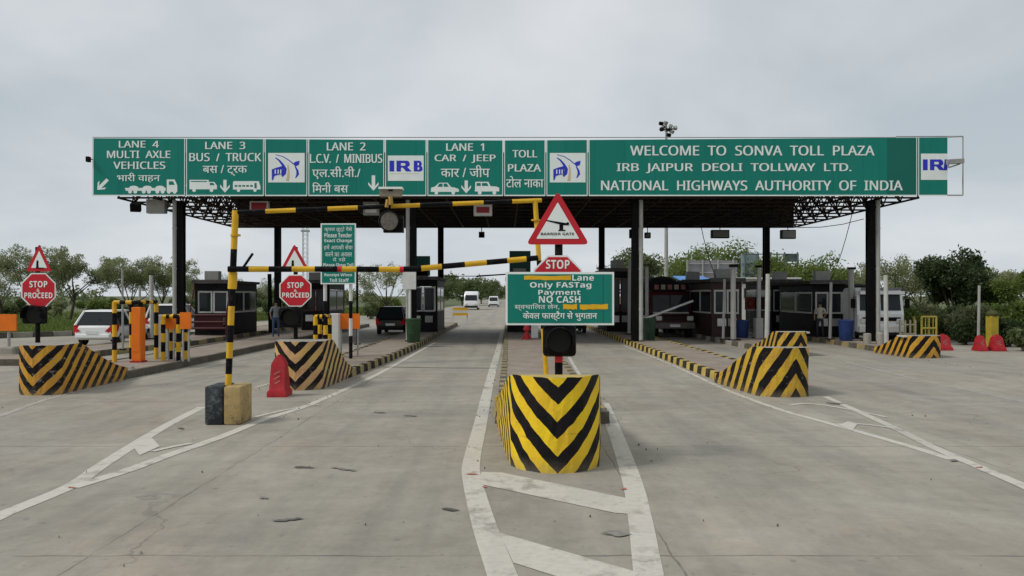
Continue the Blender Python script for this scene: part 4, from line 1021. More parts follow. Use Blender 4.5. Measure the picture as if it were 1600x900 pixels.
# ------------------------------------------------------------------ height gauge across the car lane
hb = thing('height_gauge', (XX(355, 12.5), 12.5, 0), 'yellow and black striped height gauge frame with bent lower bar', 'height barrier')
mb = MB(); x0, x1 = XX(318, 12.45), XX(377, 12.45)
mb.box(((x0 + x1) / 2 - .145, 12.75, .315), (.3, .6, .63), 1, bev=.035); mb.box(((x0 + x1) / 2 + .15, 12.752, .313), (.28, .59, .625), 0, bev=.035)
mb.build('footing', [pbr('footing_tan', (.4, .29, .125), .75, var=.25, dirt=.95, dirtc=(.12, .09, .06), scale=3, bump=.5), pbr('footing_black', (.028, .034, .04), .7, var=.4, dirt=.8, dirtc=(.16, .175, .175), scale=3, bump=.5)], hb, smooth=True)
Ys = [329, 390, 426, 453, 480, 510, 537, 562, 587, 607]; fr_ = [(y - 329) / 278 for y in Ys]
mb = MB(); tp = P(368, 329, 12.7); bt = P(356.5, 604, 12.7); mb.seg([tp, bt], .052, fr_, mis=(0, 1)); mb.tube(P(368, 366, 12.7), P(368, 369, 12.7), .085, .085, 10, 0)
mb.seg([tp.lerp(bt, .35), tp.lerp(bt, .445)], .072, [0, 1]); mb.build('post', [M_YEL, M_BLK], hb, smooth=True)
mb = MB(); tp2 = P(836, 312, 13.6); bt2 = P(854, 592, 13.6); mb.seg([tp2, bt2], .045, [0, .34, .42, .5, .56, .64, .72, 1], mis=(0, 1)); mb.tube(P(837, 343, 13.6), P(837, 345, 13.6), .08, .08, 10, 0)
mb.bx(bt2.x - .045, bt2.x + .045, bt2.y - .045, bt2.y + .045, .3, bt2.z, 0); mb.build('post', [M_YEL, M_BLK], hb, smooth=True)
def dx(px): return 12.7 + (px - 368) / (838 - 368) * .9
mb = MB(); a, b_ = P(368, 332, dx(368)), P(846, 313, dx(846)); bb = [368, 412, 457, 505, 551, 602, 648, 700, 750, 797, 846]
for i, (p, q) in enumerate(zip(bb, bb[1:])):
    f0, f1 = (p - 368) / 478, (q - 368) / 478; mb.tube(a.lerp(b_, f0), a.lerp(b_, f1), .038, .038, 8, (i + 1) % 2)
mb.build('top_bar', [M_YEL, M_BLK], hb, smooth=True)
mb = MB(); bb = [356, 389, 420, 456, 492, 528, 557, 592, 625, 658, 690, 726, 760, 792, 822, 840]
def yb_(px): return 420.5 if px < 500 else (420.5 + (px - 500) * .004 if px < 640 else 421 - (px - 640) / 200 * 18)
for i, (p, q) in enumerate(zip(bb, bb[1:])):
    mb.tube(P(p, yb_(p), dx(p) - .09), P(q, yb_(q), dx(q) - .09), .05, .05, 10, (i + 1) % 2)
    if p in (528, 625): mb.tube(P(p, yb_(p), dx(p) - .09), P(p + 6, yb_(p + 6), dx(p) - .09), .0525, .0525, 10, 2)
mb.build('lower_bar', [M_YEL, M_BLK, M_RED], hb, smooth=True)
mb = MB(); mb.tube(P(376, 424, 12.62), P(395, 396, 12.62), .022, .022, 6); mb.build('brace', M_BLK, hb)
D = 13.05; rl = thing('signal_lamp', P(607, 330, D), 'round dusty signal lamp slung from the middle of the striped top bar', 'signal')
mb = MB(); rings = []
for y, rad in ((.16, .13), (.1, .165), (-.06, .175), (-.08, .165)): rings.append([(XX(608, D) + rad * math.cos(2 * math.pi * i / 20), D + y, ZZ(345.5, D) + rad * math.sin(2 * math.pi * i / 20)) for i in range(20)])
mb.loft(rings); mb.bx(XX(598, D), XX(629, D), D + .05, D + .2, ZZ(362.5, D), ZZ(336, D)); mb.build('housing', M_BLK, rl, smooth=True)
mb = MB(); plate(mb, ell(608, 345.5, 13.5, 14, 24), D - .1, .02); mb.build('lens', pbr('dusty_lens', (.12, .105, .09), .4, var=.5, dirt=.6, scale=11), rl)
mb = MB(); mb.bx(XX(593, D), XX(627, D), D - .02, D + .12, ZZ(307, D), ZZ(296, D), 0); mb.bx(XX(592, D), XX(629, D), D - .05, D + .16, ZZ(295.8, D), ZZ(292.5, D), 1); mb.bx(XX(607, D), XX(614, D), D - .03, D - .021, ZZ(299, D), ZZ(295, D), 2)
mb.build('junction_box', [pbr('dusty_box', (.22, .19, .15), .7, dirt=.4), M_LETTER, M_BLK], rl)
mb = MB(); mb.tube(P(610, 307, D), P(611, 320, D), .04, .04, 6); mb.tube(P(604, 324, D), P(606, 312, D), .035, .035, 6); mb.build('bracket', pbr('rusty_yellow', (.42, .26, .06), .6, dirt=.5, dirtc=(.2, .07, .03)), rl)

# red water filled barriers
def red_barrier(lab, x, y, w, h, seed=0):
    t = thing('plastic_barrier', (x, y, 0), lab, 'barrier', 'red plastic road barriers')
    mb = MB(); hw = w / 2
    mb.loft([[(x + sx * hw * a, y + sy * d * .5, z) for sx, sy in ((-1, -1), (1, -1), (1, 1), (-1, 1))] for z, a, d in ((.0, 1.06, .5), (.1, 1.06, .5), (.16, .86, .42), (h * .5, .82, .34), (h * .82, .76, .24), (h * .93, .5, .2), (h, .3, .16))])
    mb.build('body', M_REDP, t, smooth=True)
    mb = MB()
    for i, z in enumerate((.3, .42, .54)): mb.add([(x - hw * .4, y - .222 + z * .1, z * h + .0), (x + hw * .3, y - .222 + z * .1, z * h + .07), (x + hw * .3, y - .221 + z * .1, z * h + .1), (x - hw * .4, y - .221 + z * .1, z * h + .03)], [(0, 1, 2, 3)])
    mb.build('reflective_band', pbr('scuffed_pink', (.5, .2, .18), .6, var=.3), t, fix=False)
    mb = MB(); mb.lathe((x, y, h - .02), [(.05, 0), (.05, .05), (.035, .05)], 8); mb.build('filler_cap', M_REDP, t)
    return t
red_barrier('red plastic barrier leaning by the faded chevron block', XX(437, 16.1), 16.1, .37, .83)
D = 29.6; red_barrier('red plastic barrier just right of the far right striped block', XX(1473, D), D, .5, .6)
D = 29.2; red_barrier('red plastic barrier below the thin pole', XX(1531, D), D, .32, .58); red_barrier('red plastic barrier below the yellow pillar', XX(1557, D), D, .44, .6)

# ------------------------------------------------------------------ lane equipment
def hoop(lab, px, D, w, depth, h, z=.19):
    t = thing('guard_hoop', (XX(px, D), D, z), lab, 'guard rail', 'yellow and black guard hoops round lane equipment')
    x0 = XX(px, D); k = 0
    for x in (x0, x0 + w):
        for y in (D, D + depth):
            mb = MB(); mb.seg([(x, y, z), (x, y, z + h)], .065, [0, .2, .42, .62, .82, 1], mis=(0, 1) if (x == x0) == (y == D) else (1, 0)); mb.build('post', [M_YEL, M_BLK], t, smooth=True)
    for a, b_ in (((x0, D), (x0 + w, D)), ((x0, D + depth), (x0 + w, D + depth)), ((x0, D), (x0, D + depth)), ((x0 + w, D), (x0 + w, D + depth))):
        mb = MB(); mb.seg([(*a, z + h), (*b_, z + h)], .06, [0, .22, .45, .68, 1]); mb.build('rail', [M_YEL, M_BLK], t, smooth=True)
    return t
hoop('yellow and black guard hoop beside the tall orange cabinet', 179, 22.2, .75, 1.0, 1.72)
hoop('yellow and black guard hoop round the white cabinet near the black column', 255, 22.6, .45, .5, 1.3)
hoop('yellow and black guard hoop behind the faded chevron block', 493, 21.5, .28, .5, 1.32)
D = 22.0; t = thing('lane_cabinet', (XX(212.5, D), D, .19), 'tall bright orange cabinet standing on the left island', 'cabinet')
mb = MB(); mb.bx(XX(205, D), XX(220, D), D, D + .3, .22, ZZ(480, D), bev=.02); mb.build('body', M_ORANGE, t)
mb = MB(); mb.bx(XX(203, D), XX(222, D), D - .03, D + .33, .185, .23); mb.build('base', M_REDP, t); mb = MB(); mb.bx(XX(206.5, D), XX(218.5, D), D - .012, D - .001, .5, 1.5); mb.build('door', M_ORANGE, t)
def gate_box(lab, px0, px1, py0, D, boards):
    t = thing('boom_gate_cabinet', (XX((px0 + px1) / 2, D), D, .19), lab, 'cabinet', 'white boom gate cabinets with orange boards')
    mb = MB(); mb.bx(XX(px0, D), XX(px1, D), D, D + .34, .19, ZZ(py0, D), bev=.02); mb.build('body', M_WHT, t)
    for a, b_, c, e, dd in boards:
        mb = MB(); plate(mb, rect(a, b_, c, e), D + dd, .05); mb.build('orange_board', M_ORANGE, t)
        mb = MB()
        for px in (a + 5, b_ - 3): mb.tube((XX(px, D + dd + .08), D + dd + .08, .19), (XX(px, D + dd + .08), D + dd + .08, ZZ(c + 2, D)), .03)
        mb.build('board_leg', M_PIPE, t)
    return t
gate_box('white boom gate cabinet with two orange boards near the black column', 245, 256, 492, 23.4, [(258, 275, 496, 514, -.62), (281, 298, 488, 514, -1.15)])
gate_box('white boom gate cabinet with orange board beside the banded notice posts', 515, 529, 490, 23.9, [(528, 562, 490, 514, .25)])
D = 25.2; t = thing('orange_board', (XX(8, D), D, .19), 'orange board on a grey post cut by the left edge of the photo', 'board')
mb = MB(); plate(mb, rect(-14, 25, 491, 517), D, .06); mb.build('board', M_ORANGE, t)
mb = MB(); mb.tube((XX(11, D), D + .09, .1), (XX(11, D), D + .09, ZZ(493, D)), .05); mb.build('post', M_PIPE, t)
mb = MB(); mb.box((XX(13, D), D + .09, .26), (.5, .4, .34), bev=.06); mb.build('footing', M_CONC, t)

def pole(name, lab, px, D, ytop_, r, mat, z0=.19, cat='pole', top=None, group='slim poles standing on the islands'):
    t = thing(name, (XX(px, D), D, z0), lab, cat, group); mb = MB(); ln_ = (int(px * 7) % 9 - 4) * .009; mb.tube((XX(px, D), D, z0 - .02), (XX(px, D) + ln_ * (ZZ(ytop_, D) - z0) * .6, D, ZZ(ytop_, D)), r, r * .9, 8); mb.build('shaft', mat, t, smooth=True)
    mb = MB(); mb.box((XX(px, D), D, z0 + .02), (r * 4.5, r * 4.5, .04)); mb.build('base_plate', M_STEEL, t)
    if top:
        mb = MB(); mb.box((XX(px, D), D, ZZ(ytop_, D) + .05), top, bev=.02); mb.build('camera_head', M_STEEL, t)
    return t
pole('slim_pole', 'white pole rising behind the white hatchback', 238, 34, 430, .1, M_POLEW)
pole('slim_pole', 'thin pale pole above the tall orange cabinet', 217, 26, 446, .045, M_PIPE)
pole('slim_pole', 'dark pole above the yellow and black guard hoop', 192, 27, 421, .04, M_GREY)
pole('slim_pole', 'white pole left of the white downpipe near the stop sign', 983, 38, 406, .085, M_PIPE)
pole('slim_pole', 'white pole rising from behind the green bin', 1011, 38.5, 417, .1, M_POLEW)
pole('slim_pole', 'white pole in front of the rear black column above the striped blocks', 1198, 29.4, 428, .09, M_POLEW)
pole('slim_pole', 'grey pole carrying a camera box beside the dark booth door', 1146, 33, 417, .12, M_PIPE, top=(.3, .4, .12))
pole('slim_pole', 'thin grey pole in front of the dark booth door frame', 1130, 33.5, 436, .06, M_PIPE)
pole('slim_pole', 'grey pole just left of the rear column on the right', 1185, 34.5, 418, .1, M_PIPE, top=(.25, .3, .1))
pole('slim_pole', 'grey pole with T shaped top left of the white truck', 1331, 34.5, 421, .14, M_PIPE, top=(.3, .25, .1))
pole('slim_pole', 'pale pole standing in front of the far booth windows', 1297, 33.5, 441, .07, M_PIPE)
pole('slim_pole', 'white pole in front of the white truck grille', 1385, 28.6, 430, .085, M_POLEW)
pole('slim_pole', 'thin pale pole among the shrubs behind the red barriers', 1528.5, 30.2, 446, .055, M_PIPE, z0=0)
pole('slim_pole', 'black pole left of the middle stop and proceed octagon', 423, 40, 428, .12, M_STEEL)
pole('slim_pole', 'thin dark pole right of the green notice board', 558.5, 30, 425, .05, M_STEEL)

def bin_(lab, px, D, w, h, mat, z0=.19):
    t = thing('waste_bin', (XX(px, D), D, z0), lab, 'bin', 'waste bins standing on the islands'); x = XX(px, D); mb = MB()
    mb.lathe((x, D, z0), [(w * .4, 0), (w * .42, .02), (w * .5, h * .9), (w * .46, h * .9), (w * .4, .05)], 14); mb.build('body', mat, t, smooth=True)
    mb = MB(); mb.lathe((x, D, z0 + h * .9), [(w * .53, 0), (w * .53, .05), (w * .42, .08), (.01, .1)], 14); mb.build('rim', mat, t, smooth=True)
bin_('green bin beside the dark booth on the second island', 646, 31.4, .62, 1.0, M_BIN); bin_('dark green bin at the foot of the white downpipe', 1013, 33.2, .66, .95, pbr('bin_dark_green', (.022, .05, .03), .55, dirt=.3, scale=4))
bin_('blue bin between the dark booth door and grey cabinet', 1160, 35, .6, .8, M_BINB); bin_('blue bin left of the white truck', 1322, 32.6, .62, .9, M_BINB)
D = 34.2; t = thing('power_cabinet', (XX(1185, D), D, .19), 'grey steel cabinet right of the blue bin', 'cabinet'); mb = MB(); mb.bx(XX(1181, D), XX(1193, D), D, D + .35, .19, ZZ(497, D), bev=.02); mb.build('body', M_GREY, t); mb = MB(); mb.bx(XX(1182.5, D), XX(1191.5, D), D - .012, D - .001, .32, ZZ(500, D)); mb.build('door', M_GREY, t)
for px, h, lb in ((1355, .42, 'short pale concrete stub left of the right hand column foot'), (1375, .45, 'short pale concrete stub right of the right hand column foot')):
    D = 30.6; mb = MB(); mb.lathe((XX(px, D), D, .18), [(.15, 0), (.15, h - .03), (.12, h), (.005, h + .01)], 10); o = mb.build('concrete_stub', M_CONC, smooth=True); tag(o, lb, 'bollard', 'concrete stubs by the column')
D = 36.4; t = thing('boom_gate', (XX(1010, D), D, .19), 'white boom gate arm raised across the red truck', 'barrier'); mb = MB(); mb.tube(P(1008, 498, D), P(1083, 470, D), .065, .05, 8); mb.build('arm', M_WHT, t, smooth=True); mb = MB(); mb.bx(XX(1002, D), XX(1013, D), D + .08, D + .4, .19, 1.15, bev=.02); mb.build('housing', M_GREY, t)
D = 31.3; t = thing('info_plate', (XX(640, D), D, .19), 'blank white notice plate on a slim white post by the green bin', 'sign'); mb = MB(); plate(mb, rect(629, 650, 425, 452), D, .03); mb.build('plate', M_WHT, t); mb = MB(); mb.tube((XX(640, D), D + .07, .19), (XX(640, D), D + .07, ZZ(430, D)), .055); mb.build('post', M_WHT, t)
for px0, px1, py0, py1, lb, D in ((645, 672, 400, 431, 'dark green board above the booth on the second island', 41.0), (796, 829, 392, 425, 'dark green board above the middle booth behind the fastag board', 41.2)):
    t = thing('booth_sign', (XX((px0 + px1) / 2, D), D, ZZ(py1, D)), lb, 'sign', 'green boards on the booth roofs'); mb = MB(); plate(mb, rect(px0, px1, py0, py1), D, .05, 0); mb.build('board', pbr('weathered_green', (.006, .07, .05), .5, var=.15), t)
    mb = MB()
    for px in (px0 + 4, px1 - 4): mb.tube((XX(px, D), D + .08, 3.05), (XX(px, D), D + .08, ZZ(py0 + 2, D)), .03)
    mb.build('stay', M_STEEL, t)
D = 43; t = MB(); t.tube(P(690, 431.5, D), P(745, 431.5, D), .025, .025, 6); t.tube(P(745, 431.5, D), P(800, 428, D), .05, .04, 6); o = t.build('overhead_pipe', M_STEEL); tag(o, 'thin dark pipe spanning between the second and middle booths', 'pipe')
D = 56; t = thing('hazard_board', (XX(721, D), D, 0), 'yellow and white hazard board at the far end of the second island', 'hazard board'); mb = MB()
for i in range(3): mb.bx(XX(708, D), XX(731, D), D, D + .06, ZZ(493 - i * 4.2, D), ZZ(489 - i * 4.2, D), i % 2)
mb.build('board', [M_YEL, M_WHT], t); mb = MB(); mb.bx(XX(706, D), XX(708.5, D), D + .07, D + .15, 0, 1.2); mb.bx(XX(729, D), XX(731, D), D + .07, D + .15, 0, 1.0); mb.build('leg', M_WHT, t)
D = 33.4; t = thing('hydrant_stand', (XX(823, D), D, .19), 'small red fire stand on the middle island below the fastag board', 'fire point'); mb = MB(); mb.tube((XX(823, D), D, .19), (XX(823, D), D, .62), .1, .08, 10); mb.lathe((XX(823, D), D, .6), [(.16, 0), (.16, .06), (.1, .2), (.02, .24)], 10); mb.build('barrel', M_REDP, t, smooth=True); mb = MB()
for s_ in (-1, 1): mb.tube((XX(823, D), D, .5), (XX(823, D) + s_ * .22, D, .18), .04)
mb.build('leg', M_REDP, t)
D = 34.5; mb = MB(); mb.bx(XX(830, D), XX(841, D), D, D + .3, .19, .9, bev=.03); o = mb.build('white_drum', M_WHT); tag(o, 'pale box standing beside the red fire stand', 'box')
D = 36.9; mb = MB(); mb.loft([[(XX(992, D) + r_ * math.cos(a * math.pi / 4), D + r_ * .7 * math.sin(a * math.pi / 4), z) for a in range(8)] for z, r_ in ((.19, .13), (.4, .17), (.6, .15), (.72, .06))]); o = mb.build('white_sack', M_WHT, smooth=True); tag(o, 'small white sack beside the dark green bin', 'sack')

# ------------------------------------------------------------------ booths
M_DUSK2 = pbr('weathered_board', (.075, .07, .07), .8, var=.4, dirt=.6, dirtc=(.2, .19, .18), scale=1.6)
def booth(lab, x0, x1, y0, y1, h, roof_over=.25, guard=None, base=M_BOOTH, frame=M_FRAMEW, sill=1.05, open_side=True):
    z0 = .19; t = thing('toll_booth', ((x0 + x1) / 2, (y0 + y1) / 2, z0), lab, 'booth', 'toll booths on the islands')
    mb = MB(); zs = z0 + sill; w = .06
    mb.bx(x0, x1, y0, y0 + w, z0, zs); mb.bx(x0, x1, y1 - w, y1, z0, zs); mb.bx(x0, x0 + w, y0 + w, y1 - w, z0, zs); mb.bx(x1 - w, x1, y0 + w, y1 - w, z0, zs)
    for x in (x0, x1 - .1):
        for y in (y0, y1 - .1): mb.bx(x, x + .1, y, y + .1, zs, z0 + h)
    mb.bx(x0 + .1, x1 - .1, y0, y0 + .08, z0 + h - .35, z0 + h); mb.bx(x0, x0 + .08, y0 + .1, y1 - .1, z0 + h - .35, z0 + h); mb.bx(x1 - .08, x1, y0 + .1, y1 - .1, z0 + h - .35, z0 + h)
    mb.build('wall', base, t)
    mb = MB(); mb.bx(x0 - roof_over, x1 + roof_over, y0 - roof_over, y1 + roof_over, z0 + h + .002, z0 + h + .14); mb.build('roof', M_ROOF, t)
    def window(kind, a, b_, c, z_0, z_1):
        f = MB(); g = MB(); k = .075
        def pan(p, q, r_, s_, m, th):
            if kind == 'f': m.bx(p, q, c - th, c + .03, r_, s_)
            else: m.bx(c - (th if c < (x0 + x1) / 2 else .03), c + (.03 if c < (x0 + x1) / 2 else th), p, q, r_, s_)
        pan(a, a + k, z_0, z_1, f, .02); pan(b_ - k, b_, z_0, z_1, f, .02); pan(a + k, b_ - k, z_0, z_0 + k, f, .02); pan(a + k, b_ - k, z_1 - k, z_1, f, .02)
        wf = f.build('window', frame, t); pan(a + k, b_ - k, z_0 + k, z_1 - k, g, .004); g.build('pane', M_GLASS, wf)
    zt_ = z0 + h - .37
    window('f', x0 + .12, (x0 + x1) / 2 - .02, y0 + .06, zs + .02, zt_); window('f', (x0 + x1) / 2 + .02, x1 - .12, y0 + .06, zs + .02, zt_)
    m_ = (y0 + y1) / 2
    for c in (x0 + .03, x1 - .03): window('s', y0 + .12, m_ - .02, c, zs + .02, zt_); window('s', m_ + .02, y1 - .12, c, zs + .02, zt_)
    mb = MB(); mb.bx(x0 + .35, x1 - .35, y0 + 1.2, y0 + 1.7, z0, z0 + 1.0); mb.bx(x0 + .5, x1 - .5, y0 + 1.3, y0 + 1.4, z0 + 1.0, z0 + 1.45); mb.build('counter', M_GREY, t)
    for k in range(2):
        mb = MB(); xx_ = x0 + .25 + k * (x1 - x0 - .9); mb.bx(xx_, xx_ + .4, y0 - .09, y0 - .002, zs - .55, zs - .2); mb.build('notice', (M_WHT, M_GREY)[k], t)
    mb = MB(); mb.bx(x0 + .3, x0 + 1.0, y0 + .4, y0 + .8, z0 + h + .15, z0 + h + .62, bev=.02); mb.build('cooler_unit', M_GREY, t)
    mb = MB(); mb.bx(x0 - roof_over + .02, x1 + roof_over - .02, y0 - roof_over - .03, y0 - roof_over - .004, z0 + h + .0, z0 + h + .18); mb.build('fascia_board', M_DUSK2, t)
    if guard:
        g = MB(); yg = y0 - .55
        for x in (x0 - .05, x1 + .02): g.tube((x, yg, z0), (x, yg, z0 + 1.0), .05, .05, 6); g.tube((x, yg, z0 + 1.0), (x + .0, y0 + .1, z0 + h), .04, .04, 6)
        for z in (.35, .65, .98): g.tube((x0 - .05, yg, z0 + z), (x1 + .02, yg, z0 + z), .06, .06, 6)
        g.bx(x0 + .15, x1 - .15, yg + .07, yg + .11, z0 + .3, z0 + .9); g.build('guard_rail', guard, t)
    return t
b1 = booth('dark glazed booth guarded by red sloping rails left of the height gauge', -15.05, -13.35, 37.2, 41.2, 2.5, .12, guard=M_MAROON)
booth('dark booth behind the green bin and white notice plate', -5.15, -3.6, 40.6, 45.2, 2.75, .12)
booth('dark booth behind the fastag board on the middle island', .1, 1.5, 40.6, 45.0, 2.75, .12)
booth('dark booth with red details behind the two white poles', 5.4, 6.85, 41.0, 45.0, 3.2, .15, frame=M_MAROON)
booth('dark maroon booth with white framed door beside the red truck', 9.55, 10.95, 35.6, 40.0, 2.55, .15, base=pbr('booth_maroon', (.035, .014, .016), .5, var=.3))
booth('low dark booth with two white framed windows left of the white truck', 14.25, 15.75, 35.6, 40.0, 2.45, .3)
booth('dark booth partly hidden behind the banded notice posts', -11.3, -9.75, 42.5, 46.5, 2.6, .15, frame=M_MAROON)
booth('dark booth standing behind the maroon booth with white framed door', 9.6, 11.2, 41.5, 45.5, 2.6, .15)
booth('dark booth standing behind the low booth with white framed windows', 14.25, 15.75, 41.2, 45.6, 2.6, .15)
M_DUSK = pbr('shed_wall', (.2, .195, .185), .8, var=.15, dirt=.4)

def cable(lab, pts, r=.016):
    mb = MB(); out = []
    for a, b_ in zip(pts, pts[1:]):
        a, b_ = Vector(a), Vector(b_)
        for k in range(6): u = k / 6; p = a.lerp(b_, u); p.z -= .5 * 4 * u * (1 - u) * min(1, (Vector((a.x, a.y, 0)) - Vector((b_.x, b_.y, 0))).length / 4); out.append(p)
    out.append(Vector(pts[-1]))
    for p, q in zip(out, out[1:]): mb.tube(p, q, r, r, 5)
    o = mb.build('hanging_cable', M_STEEL); tag(o, lab, 'cable', 'cables slung under the canopy')
cable('thin cable sagging from the canopy down to the maroon booth roof', [(8.2, 33, 6.1), (9.9, 36, 2.9)])
cable('thin cable slung between the right hand columns under the canopy', [(5.5, 33, 5.6), (10, 33.4, 5.7), (15.4, 33, 5.4)])
cable('thin cable dropping from the canopy to the low dark booth', [(15.0, 33, 6.1), (15.2, 36, 2.8)])
cable('thin cable slung under the canopy left of the second column', [(-13.6, 33, 5.8), (-9, 33.4, 5.75), (-3.9, 33, 5.6)])
# ------------------------------------------------------------------ vehicles
def wheel(t, x, y, r, w):
    mb = MB(); rings = []
    for dx_, rr_ in ((-w / 2, r * .8), (-w / 2 + .03, r), (w / 2 - .03, r), (w / 2, r * .8)): rings.append([(x + dx_, y + rr_ * math.cos(2 * math.pi * i / 16), r + rr_ * math.sin(2 * math.pi * i / 16)) for i in range(16)])
    mb.loft(rings); wo = mb.build('wheel', M_TYRE, t, smooth=True)
    s_ = 1 if x > t.location.x else -1
    mb = MB(); mb.tube((x + s_ * (w / 2 - .01), y, r), (x + s_ * (w / 2 + .012), y, r), r * .6, r * .52, 12); mb.build('rim', M_CHROME, wo)
def car(lab, cx, y0, L_, W_, H_, paint, kind='hatch', group=None, tail_tall=False):
    """seen from behind: rear bumper at y0, nose at y0 + L_"""
    t = thing('parked_car', (cx, y0 + L_ / 2, 0), lab, 'car', group); hw = W_ / 2
    belt = H_ * .60 if kind != 'suv' else H_ * .58; zl = .24
    def ring(y, w, z_0, z_1, r=.15):
        return [(cx - w + r, y, z_0), (cx + w - r, y, z_0), (cx + w, y, z_0 + r), (cx + w, y, (z_0 + z_1) / 2), (cx + w - .03, y, z_1 - r), (cx + w - r - .04, y, z_1), (cx - w + r + .04, y, z_1), (cx - w + .03, y, z_1 - r), (cx - w, y, (z_0 + z_1) / 2), (cx - w, y, z_0 + r)]
    mb = MB()
    st = [(0, hw * .86, .38, belt * .86), (.03 * L_, hw * .95, .27, belt * .95), (.1 * L_, hw, zl, belt), (.35 * L_, hw, zl, belt * .99), (.62 * L_, hw, zl, belt * .97), (.72 * L_, hw, zl, belt * .93), (.9 * L_, hw * .96, zl, belt * .8), (.97 * L_, hw * .86, .27, belt * .7), (L_, hw * .7, .36, belt * .6)]
    mb.loft([ring(y0 + y, w, a, b_) for y, w, a, b_ in st]); body = mb.build('body', paint, t, smooth=True)
    # cabin: glass shell with painted roof and pillars
    yb0, yb1 = (.03 * L_, .70 * L_); yr0, yr1 = (.13 * L_, .50 * L_) if kind != 'suv' else (.07 * L_, .52 * L_)
    wb, wr = hw * .93, hw * .72
    lo = [(cx - wb, y0 + yb0), (cx + wb, y0 + yb0), (cx + wb, y0 + yb1), (cx - wb, y0 + yb1)]; hi = [(cx - wr, y0 + yr0), (cx + wr, y0 + yr0), (cx + wr, y0 + yr1), (cx - wr, y0 + yr1)]
    zb, zr = belt - .04, H_ - .05
    mb = MB(); mb.add([(*p, zb) for p in lo] + [(*p, zr) for p in hi], [(0, 1, 5, 4), (1, 2, 6, 5), (2, 3, 7, 6), (3, 0, 4, 7)]); mb.build('window_glass', M_GLASS, t)
    mb = MB(); k = .02
    mb.loft([[(cx - wr - .02, y0 + yr0 - .06, zr - .03), (cx + wr + .02, y0 + yr0 - .06, zr - .03), (cx + wr + .02, y0 + yr1 + .04, zr - .03), (cx - wr - .02, y0 + yr1 + .04, zr - .03)],
             [(cx - wr, y0 + yr0, zr + .03), (cx + wr, y0 + yr0, zr + .03), (cx + wr, y0 + yr1, zr + .03), (cx - wr, y0 + yr1, zr + .03)],
             [(cx - wr * .75, y0 + yr0 + .15, H_), (cx + wr * .75, y0 + yr0 + .15, H_), (cx + wr * .75, y0 + yr1 - .2, H_), (cx - wr * .75, y0 + yr1 - .2, H_)]])
    mid = .42
    for p, q in list(zip(lo, hi)) + [((cx + s_ * wb, y0 + L_ * mid), (cx + s_ * (wr + .005), y0 + L_ * (mid - .06))) for s_ in (-1, 1)]:
        mb.tube((*p, zb), (*q, zr), .055, .05, 6)
    mb.build('roof', paint, t, smooth=True)
    for s_ in (-1, 1):
        mb = MB(); z0_ = belt * .56; z1_ = belt * .99
        mb.loft([[(cx + s_ * (hw * 1.0), y0 + .1, z1_), (cx + s_ * hw * .9, y0 - .02, z1_ - .03), (cx + s_ * hw * .6, y0 - .04, z0_ + .12), (cx + s_ * hw * .97, y0 + .03, z0_)],
                 [(cx + s_ * (hw * 1.03), y0 + .5, z1_), (cx + s_ * hw * .68, y0 + .3, z1_ - .04), (cx + s_ * hw * .6, y0 + .2, z0_ + .1), (cx + s_ * hw * 1.02, y0 + .34, z0_ + .1)]]); mb.build('tail_light', M_TAIL, t)
        mb = MB(); mb.box((cx + s_ * (hw + .09), y0 + L_ * .62, belt + .08), (.18, .1, .13), bev=.03); mb.build('wing_mirror', paint, t)
        for y in (.18, .82): wheel(t, cx + s_ * (hw - .1), y0 + y * L_, .31 if kind != 'suv' else .36, .2)
    mb = MB(); mb.box((cx, y0 - .01, .42), (W_ * .82, .1, .16), bev=.03); mb.build('rear_bumper', paint if paint is M_CARW else M_TYRE, t)
    mb = MB(); mb.box((cx, y0 - .065, .56 if kind != 'suv' else .7), (.5, .02, .12)); mb.build('number_plate', M_WHT, t)
    mb = MB(); mb.tube((cx - .3, y0 + yr0 * .55 + .02, belt + .06), (cx + .2, y0 + yr0 * .5 + .0, belt + .2), .012, .012, 4); mb.build('wiper', M_BLK, t)
    return t
QG = 'cars queueing in the lanes'
car('white hatchback with red tail lights in the leftmost lane', XX(147, 32), 31.9, 3.9, 1.72, 1.5, M_CARW, 'hatch', QG)
car('white tall utility car ahead of the white hatchback', XX(258, 41), 40.4, 4.2, 1.75, 1.66, M_CARW, 'suv', QG)
car('black hatchback stopped between booths seen from behind', XX(611, 41.2), 41, 3.9, 1.62, 1.52, M_CARK, 'hatch', QG)
car('dark car mostly hidden behind the fastag board', XX(893, 43), 42.6, 4.0, 1.68, 1.5, pbr('car_grey', (.09, .1, .1), .3, coat=.5), 'hatch', QG)

